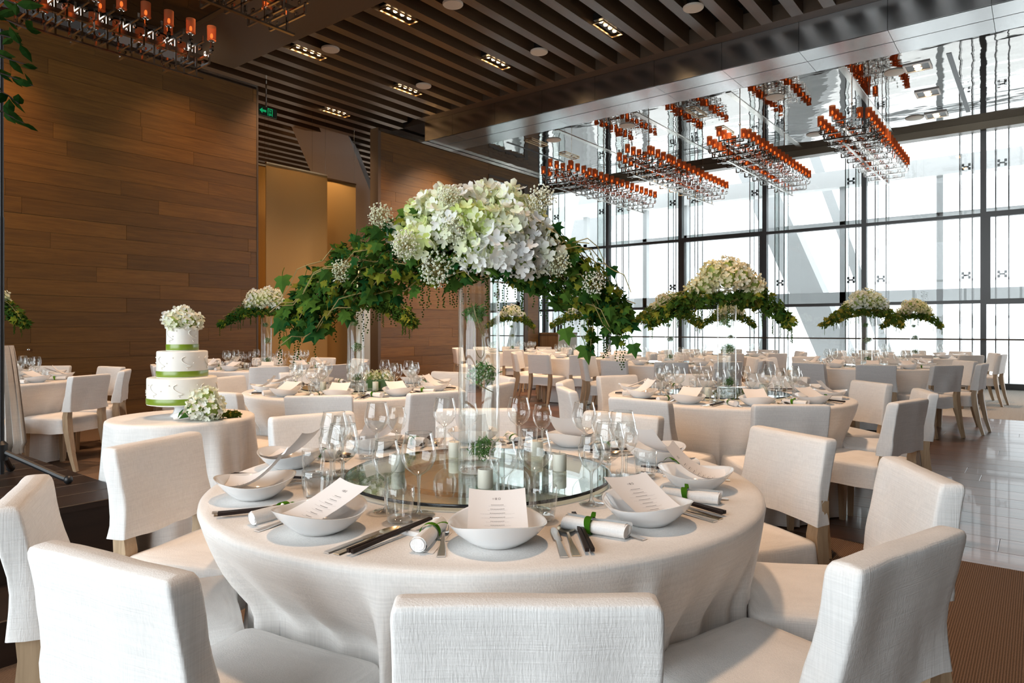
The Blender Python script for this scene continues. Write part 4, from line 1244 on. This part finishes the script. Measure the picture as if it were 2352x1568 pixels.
# ------------------------------------------------------------------ the round tables with their settings
ORD = ['', 'first', 'second', 'third', 'fourth']
def seat_words(k):
    if k == 0: return 'nearest seat'
    if k == 5: return 'farthest seat'
    return ORD[k]+' seat right of nearest' if k < 5 else ORD[10-k]+' seat left of nearest'
SKIP = set()
def keep(t, what, k): return (t, what, k) not in SKIP
def round_table(T, where, X, Y, base, lod, ring=None, skip=()):
    # lod 0 nearest table, 1 middle tables, 2 far tables
    tz = 0.75
    G = where
    R = 0.86
    seats = []
    for k in range(10):
        a = base+36*k
        if ring: a, dist, turn = ring[k]
        else: dist, turn = 0.97+rng.uniform(-.015,.05), rng.uniform(-7,7)
        seats.append((a, dist, turn))
    # cloth, pushed in where the seats slide under it
    me = cloth_mesh(R, 11+T, lod < 2, 13 if lod == 0 else 17)
    co = [0.0]*(3*len(me.vertices)); me.vertices.foreach_get('co', co)
    rots = [(rad(a), d-0.265) for a, d, t in seats]
    for i in range(0, len(co), 3):
        x, y, z = co[i:i+3]
        if z > 0.738: continue
        for a, rin in rots:
            u = x*math.cos(a)+y*math.sin(a); v = -x*math.sin(a)+y*math.cos(a)
            if u > 0.3 and abs(v) < 0.31:
                kx = min(1, max(0, (0.31-abs(v))/0.085)); kx = kx*kx*(3-2*kx)
                kz = min(1, max(0, (0.735-z)/0.25))**1.25
                lim = u+(min(u, rin+0.012*math.sin(v*40))-u)*kx*kz
                s = lim/u if u > 0 else 1
                x2 = u+(lim-u); 
                x, y = x2*math.cos(a)-v*math.sin(a), x2*math.sin(a)+v*math.cos(a)
        co[i], co[i+1] = x, y
    me.vertices.foreach_set('co', co); me.update()
    tag(link('tablecloth', me, None, (X+(0.014 if lod == 0 else 0), Y-(0.018 if lod == 0 else 0), 0)), 'floor-length white linen cloth on the '+where, 'tablecloth')
    tag_ = lambda what, k: '%s, %s, %s' % (what, seat_words(k), where)
    wg = where
    hi = lod < 2
    for k in range(10):
        a, dist, turn = seats[k]
        if keep(T, 'chair', k) and ('chair', k) not in skip:
            add_chair(X, Y, a, dist, turn, tag_('linen-covered chair', k), lod < 2 or T in (4, 7), 'chairs around the '+where)
        if lod == 0: a = base-1+36*k
        ar = rad(a); rv = Vector((math.cos(ar), math.sin(ar))); tv = Vector((-rv.y, rv.x))
        face = ar+PI/2+0.0     # local +y points to the table centre
        def P(rr, tt, z=tz): return (X+rv.x*rr+tv.x*tt, Y+rv.y*rr+tv.y*tt, z+0.0005)
        j = lambda s: rng.uniform(-s, s)
        rz = ar+PI/2
        if ('set', k) in skip: continue
        bt = 0.028 if (lod == 0 and k == 0) else 0.010
        place(('bowl', hi), lambda: link('bowl', BOWL if hi else BOWLLO), tag_('shallow white bowl', k), 'bowl', P(0.685, bt), rz, 'bowls on the '+wg)
        if T in (0, 1, 2, 3, 4, 7):
            var = 0 if k in (0, 1, 9) or (T > 0 and k % 2) else 1
            place(('menu', var, lod == 0), menu_maker(var, lod == 0), tag_('curved menu card', k), 'menu card', P(0.685, bt, tz+0.0045), rz+rad(j(14) if k else -2), 'menu cards on the '+wg)
            nap_rot = {0: -14, 1: 20}.get(k, j(18)) if lod == 0 else j(15)
            place(('napkin', hi), napkin_maker(hi), tag_('rolled white napkin', k), 'napkin', P(0.668, bt-(0.158 if k == 0 else 0.172)+j(.004)), rz+rad(nap_rot), 'rolled napkins on the '+wg)
        if hi and T in (0, 1, 2):
            place('fork', fork_maker, tag_('steel fork', k), 'fork', P(0.668, bt-0.124), rz+rad(j(3)), 'forks on the '+wg)
            place('knife', knife_maker, tag_('steel table knife', k), 'knife', P(0.69, bt+0.138), rz+rad(j(3)-2), 'knives on the '+wg)
            place('spoon', spoon_maker, tag_('polished spoon', k), 'spoon', P(0.69, bt+0.165), rz+rad(j(3)), 'spoons on the '+wg)
            place('rest', lambda: link('chopstick_rest', REST), tag_('white chopstick rest', k), 'chopstick rest', P(0.595, bt+0.205), rz, 'chopstick rests on the '+wg)
            place('chop', chop_maker, tag_('pair of dark chopsticks', k), 'chopsticks', P(0.655, bt+0.198, tz+0.0045), rz+rad(j(3)-3), 'chopsticks on the '+wg)
        if hi or T in (3, 4, 7):
            place(('tum', hi), tumbler_maker(hi), tag_('stemless clear tumbler', k), 'tumbler', P(0.530 if k else 0.515, 0.125 if k else 0.15), rz, 'tumblers on the '+wg)
        place(('wine', hi), wine_maker(0.19, 0.0375, hi), tag_('smaller wine glass', k), 'wine glass', P(0.475 if k else 0.43, 0.03 if k else 0.055), rz, 'small wine glasses on the '+wg)
        place(('wineL', hi), wine_maker(0.215, 0.046, hi), tag_('larger wine glass', k), 'wine glass', P(0.455 if k else 0.415, 0.125 if k else 0.14), rz, 'large wine glasses on the '+wg)
    place(('turn', hi), turntable_maker(hi), 'round tinted-glass turntable with black rim on the '+where, 'turntable', (X, Y, tz+0.0005))
    vz = tz+0.0215
    place(('vase', hi), vase_maker(64 if hi else 24), 'tall clear cylinder vase on the '+where, 'vase', (X, Y, vz))
    bx = lambda dx, dz: (X+RV.x*dx, Y+RV.y*dx, vz+dz)
    for i, (dx, z, mi) in enumerate(((-0.014, 0.515, 2), (0.012, 0.32, 1), (0.014, 0.075, 0))):
        w3 = ('top', 'middle', 'bottom')[i]
        sc = 1.0 if lod == 0 else 0.95
        o = link('moss_ball', MOSS[mi], None, bx(dx, z)); o.scale = (sc,)*3
        tag(o, w3+' of three green moss balls inside the vase, '+where, 'moss ball')
    if lod == 0:
        for i, (z, tx, ty) in enumerate(((0.49, 70, 20), (0.28, 25, 10), (0.42, 80, -30))):
            o = link('wire_ring', RING, None, (X, Y, vz+z)); o.rotation_euler = (rad(tx), rad(ty), 0.5)
            tag(o, ('upper thin', 'lower thin', 'middle thin')[i]+' wire ring inside the front vase', 'wire ring')
    if lod < 2:
        for i, (dx, dy) in enumerate(((0.03, -0.235), (0.265, 0.005), (-0.265, 0.0), (-0.10, 0.24), (0.2, 0.26)) if lod == 0 else ((0.2,-.2),(-.2,-.22),(.28,.05))):
            w5 = ('in front of the vase', 'right of the vase', 'left of the vase', 'far left behind the vase', 'far right behind the vase')[i] if lod == 0 else ('right front of the vase', 'left front of the vase', 'right of the vase')[i]
            place('candle', candle_maker, 'short ivory pillar candle %s, %s' % (w5, where), 'candle', (X+RV.x*dx+FV.x*dy, Y+RV.y*dx+FV.y*dy, vz-0.0005), 0, 'candles on the '+where)
    if lod == 0:
        main_arrangement((X, Y, vz+0.665))
        st = MB().grid(lambda u, v: (0.0682*math.cos(-1.05+0.25*u), 0.0682*math.sin(-1.05+0.25*u), v*0.034), 4, 1)
        v0 = PROTO[('vase', True)]
        st = st.mesh('sticker', M['paper'], True); link('sticker', st, v0, (0, 0, 0.56), rad(-12))
        b2 = MB().grid(lambda u, v: (0.0684*math.cos(-1.0+0.13*u), 0.0684*math.sin(-1.0+0.13*u), 0.008+v*0.014), 3, 1).mesh('sticker_print', plain('blue_print', (0.05,0.08,0.5), 0.6), True)
        link('sticker_print', b2, v0, (0, 0, 0.56), rad(-12))
    else:
        warm = T in (2, 6, 8, 10)
        place(('arr', T), arrangement_far(70+T % 3, warm), 'hydrangea and greenery arch on the vase of the '+where, 'flowers', (X, Y, vz+0.665), ARZ)

C0 = (1.68, 1.45)
ring0 = [(-133.9,0.926,-8),(-96.6,0.996,-11.5),(-62.3,1.06,3),(-30.2,1.05,-0.6),(8.7,0.995,-7.5),(41.5,1.01,0),(77.7,1.09,-2.7),(114.3,0.998,-2.5),(149.6,0.98,4.2),(184.8,0.911,6)]
round_table(0, 'large front table', C0[0], C0[1], -137, 0, ring0)
round_table(1, 'middle-left table', 3.52, 4.35, -145+5, 1, skip=[('chair',5)])
round_table(2, 'middle-right table', 4.87, 1.81, -145, 1)
round_table(3, 'table by the gold panels', 4.8, 7.67, -122, 2)
round_table(4, 'table at the left picture edge', 1.88, 7.82, -100, 2)
round_table(7, 'right window table', 9.83, 1.79, -165, 2)
round_table(8, 'farthest right table', 13.62, 1.73, -172, 2)
round_table(10, 'table behind the middle-right one', 8.94, 4.15, -155, 2)
round_table(9, 'far centre table', 10.07, 6.28, -148, 2)
round_table(5, 'table by the far wood wall', 11.43, 8.93, -142, 2)
round_table(6, 'far table below the third chandelier', 12.33, 4.52, -160, 2)

# ------------------------------------------------------------------ cake table
CX, CY = 1.84, 3.77
tag(link('tablecloth', cloth_mesh(0.378, 99, True, 9, 0.75, 1.5), None, (CX, CY, 0)), 'small round white cloth of the cake table', 'tablecloth')
ck = thing('wedding_cake', 'three-tier ivory wedding cake with green satin ribbons and flowers on top', 'cake', (CX, CY, 0.7505))
link('cake_stand', MB().lathe([(0,0),(0.062,0),(0.064,0.006),(0.048,0.02),(0.040,0.045),(0.048,0.06),(0.14,0.064),(0.150,0.068),(0.150,0.072),(0,0.072)], 40).mesh('cake_stand', M['porcelain'], True, 45), ck)
z = 0.0725
for R, h, nm in ((0.178, 0.147, 'bottom'), (0.130, 0.145, 'middle'), (0.081, 0.13, 'top')):
    t = link('cake_tier', MB().lathe([(0,z),(R,z),(R,z+h-0.008),(R-0.003,z+h-0.002),(R-0.009,z+h),(0,z+h)], 56).mesh('cake_tier', M['icing'], True, 50), ck)
    link('ribbon', MB().lathe([(R+0.0015,z+0.004),(R+0.0025,z+0.006),(R+0.0025,z+0.034),(R+0.0015,z+0.036)], 56).mesh('ribbon', M['ribbon']), t)
    sw = MB(); rg = random.Random(int(R*1000))
    cnt = int(R*50)
    for i in range(cnt):
        a0 = i*2*PI/cnt+0.2; zc = z+0.055+0.35*(h-0.06)
        pts = []
        for q in range(12):
            s = q/11; an = a0+(0.028*math.sin(s*6.0)*(1-s*0.3))/R; pts.append(((R+0.002)*math.cos(an), (R+0.002)*math.sin(an), z+0.05+0.06*s+0.006*math.cos(s*7)))
        sw.tube(pts, 0.0022, 5)
        for q in range(3):
            an = a0+(q-1)*0.25+0.3; sw.octa(((R+0.002)*math.cos(an), (R+0.002)*math.sin(an), z+0.05+0.03*q), 0.004)
    link('icing_scrolls', sw.mesh('icing_scrolls', M['icing']), t, kind='stuff')
    z += h
rg = random.Random(77)
hm = [head_mesh(0.048, 30, 0.020, 81+k, M['petal']) for k in range(2)]
for i, (x, y, dz) in enumerate(((-.055,-.03,.03),(.0,-.06,.03),(.055,-.03,.03),(.045,.045,.04),(-.04,.045,.04),(.0,.0,.07))):
    link('topper_flower', hm[i % 2], ck, (x*0.9+0.0, y*0.9, z+dz))
bq = thing('bridal_bouquet', 'hydrangea bouquet with white ribbon handle lying beside the cake', 'bouquet', (CX+RV.x*0.19-FV.x*0.17, CY+RV.y*0.19-FV.y*0.17, 0.7505), ARZ)
hb = [head_mesh(0.055, 34, 0.021, 91+k, M['petal']) for k in range(2)]
for i, (x, y, dz) in enumerate(((0,0,.065),(.05,.02,.075),(-.02,.03,.10),(.03,.0,.12),(.06,-.03,.06),(-.01,-.04,.065),(.02,.05,.06))):
    link('hydrangea_head', hb[i % 2], bq, (x, y, dz), i)
link('ribbon_handle', MB().tube([(-.03,-.02,.055),(-.09,-.02,.03),(-.14,-.02,.018)], [0.022,0.016,0.017], 14).mesh('ribbon_handle', M['napkin']), bq)
bl = MB(); 
for i in range(9):
    vs, fs = leaf_shape(0.085, 0.1, 'lance'); bl.add(vs, fs, 0, frame_to((math.cos(i*0.7), math.sin(i*0.7), 0.9), i*2.1, (-.03+.07*math.cos(i*0.7), .055*math.sin(i*0.7), .06)))
link('collar_leaf', bl.mesh('collar_leaf', M['ivy'], False), bq)
gm = foliage_mesh([[(0.08,0.0,0.035,0.03),(0.12,0.06,0.022,0.018),(0.17,0.10,0.013,0.010)]], [420], 9, 0.016, 2)
tag(link('moss_garland', gm, None, (CX+RV.x*0.17-FV.x*0.15, CY+RV.y*0.17-FV.y*0.15, 0.752), ARZ, kind='stuff'), 'short trail of green foliage beside the bouquet on the cake table', 'foliage')

# flower boxes on the middle-left table's turntable
vb = thing('flower_box', 'low green box of yellow-green blossoms right of the vase, middle-left table', 'flowers', (3.52+RV.x*0.19-FV.x*0.1, 4.35+RV.y*0.19-FV.y*0.1, 0.7715), ARZ)
link('box', MB().bevbox(-0.075,0.105,-0.045,0.045,0,0.07,0.004).mesh('box', plain('green_box', (0.05,0.12,0.015), 0.3), False), vb)
hc = head_mesh(0.05, 40, 0.014, 33, M['petal_warm'])
for i, x in enumerate((-.045, .015, .075)): link('blossom', hc, vb, (x, 0, 0.085), i)

# ------------------------------------------------------------------ stage, stand, drape and branches at the left edge
SZ = 0.45
def fcor():
    return (1.440, 3.402)
SX, SY = fcor()
stg = thing('stage', 'low dark-stained wooden stage platform at the left edge', 'stage', (0,0,0))
link('platform', MB().box(-4.5, SX, SY+0.01, SY+1.75, 0.0, SZ-0.03).mesh('platform', M['darkwood'], False), stg)
for k in range(8):
    link('deck_board', MB().bevbox(-4.5, SX+0.01, SY+0.22*k, SY+0.22*k+0.216, SZ-0.03, SZ, 0.003).mesh('deck_board', M['darkwood'], False), stg)
link('lower_step', MB().bevbox(-4.5, SX-0.25, SY-0.42, SY+0.005, 0.0, 0.17, 0.004).mesh('lower_step', M['darkwood'], False), stg)
px_, py_ = 1.105, 4.145
st = thing('tripod_stand', 'black tripod stand with slim pole on the dark stage at the left edge', 'stand', (px_, py_, SZ+0.001))
link('pole', MB().tube([(0,0,0.05),(0,0,1.35)], 0.014, 10).tube([(0,0,1.3),(0,0,2.3)], 0.011, 10).mesh('pole', M['blackmetal']), st)
for k in range(3):
    a = rad(-52+120*k)
    link('leg', MB().tube([(0.02*math.cos(a),0.02*math.sin(a),0.16),(0.30*math.cos(a),0.30*math.sin(a),0.035),(0.34*math.cos(a),0.34*math.sin(a),0.02)], 0.014, 8).mesh('leg', M['blackmetal']), st)
    link('rubber_foot', MB().sphere((0.34*math.cos(a),0.34*math.sin(a),0.022), 0.022, 10, 6).mesh('rubber_foot', M['blackmetal']), st)
link('collar', MB().lathe([(0.03,0.12),(0.03,0.2),(0.012,0.22)], 12).mesh('collar', M['blackmetal']), st)
dp = MB()
dx0, dy0 = 1.135, 4.205
def drp(u, v):
    z = 0.59+v*0.56; wdt = 0.012+0.078*(1-v)**0.8*(1 if v > 0.06 else 0.75)
    s = (u-0.5)*2
    return (dx0+RV.x*(wdt*(s+1)*0.5)+FV.x*0.02*math.cos(s*7), dy0+RV.y*(wdt*(s+1)*0.5)+FV.y*0.02*math.cos(s*7), z)
dp.grid(drp, 24, 20); dp.grid(lambda u, v: tuple(Vector(drp(1-u, v))+FV*0.03), 24, 20)
tag(link('white_drape', dp.mesh('white_drape', M['drape'])), 'white cloth drape hanging behind the black pole at the left edge', 'drape')
rg = random.Random(55)
br = thing('leafy_branch', 'dark leafy branch reaching into the picture at the upper left edge', 'branch', (1.0, 3.85, 1.2))
tw = MB()
tips = []
for k in range(7):
    z0 = 1.30+0.09*k; 
    pts = [(RV.x*(-0.2+0.36*q/5*(0.7+0.4*rg.random()))+0.02*rg.random(), RV.y*(-0.2+0.36*q/5), z0-0.12*(q/5)**1.5+0.02*rg.random()-0.2) for q in range(6)]
    tw.tube(pts, 0.003, 5); tips.append(pts)
link('twigs', tw.mesh('twigs', M['lacquer']), br)
lm_ = MB().add(*leaf_shape(0.10, 0.1, 'lance')).mesh('leaf', M['darkleaf'], False)
for pts in tips:
    for q in range(1, 6):
        for j_ in range(2):
            link('leaf', lm_, br, mat=frame_to((rg.uniform(-.6,.6), -0.8, rg.uniform(0,0.8)), rg.uniform(0,6.28), pts[q]) @ Matrix.Scale(0.6+0.5*rg.random(), 4))
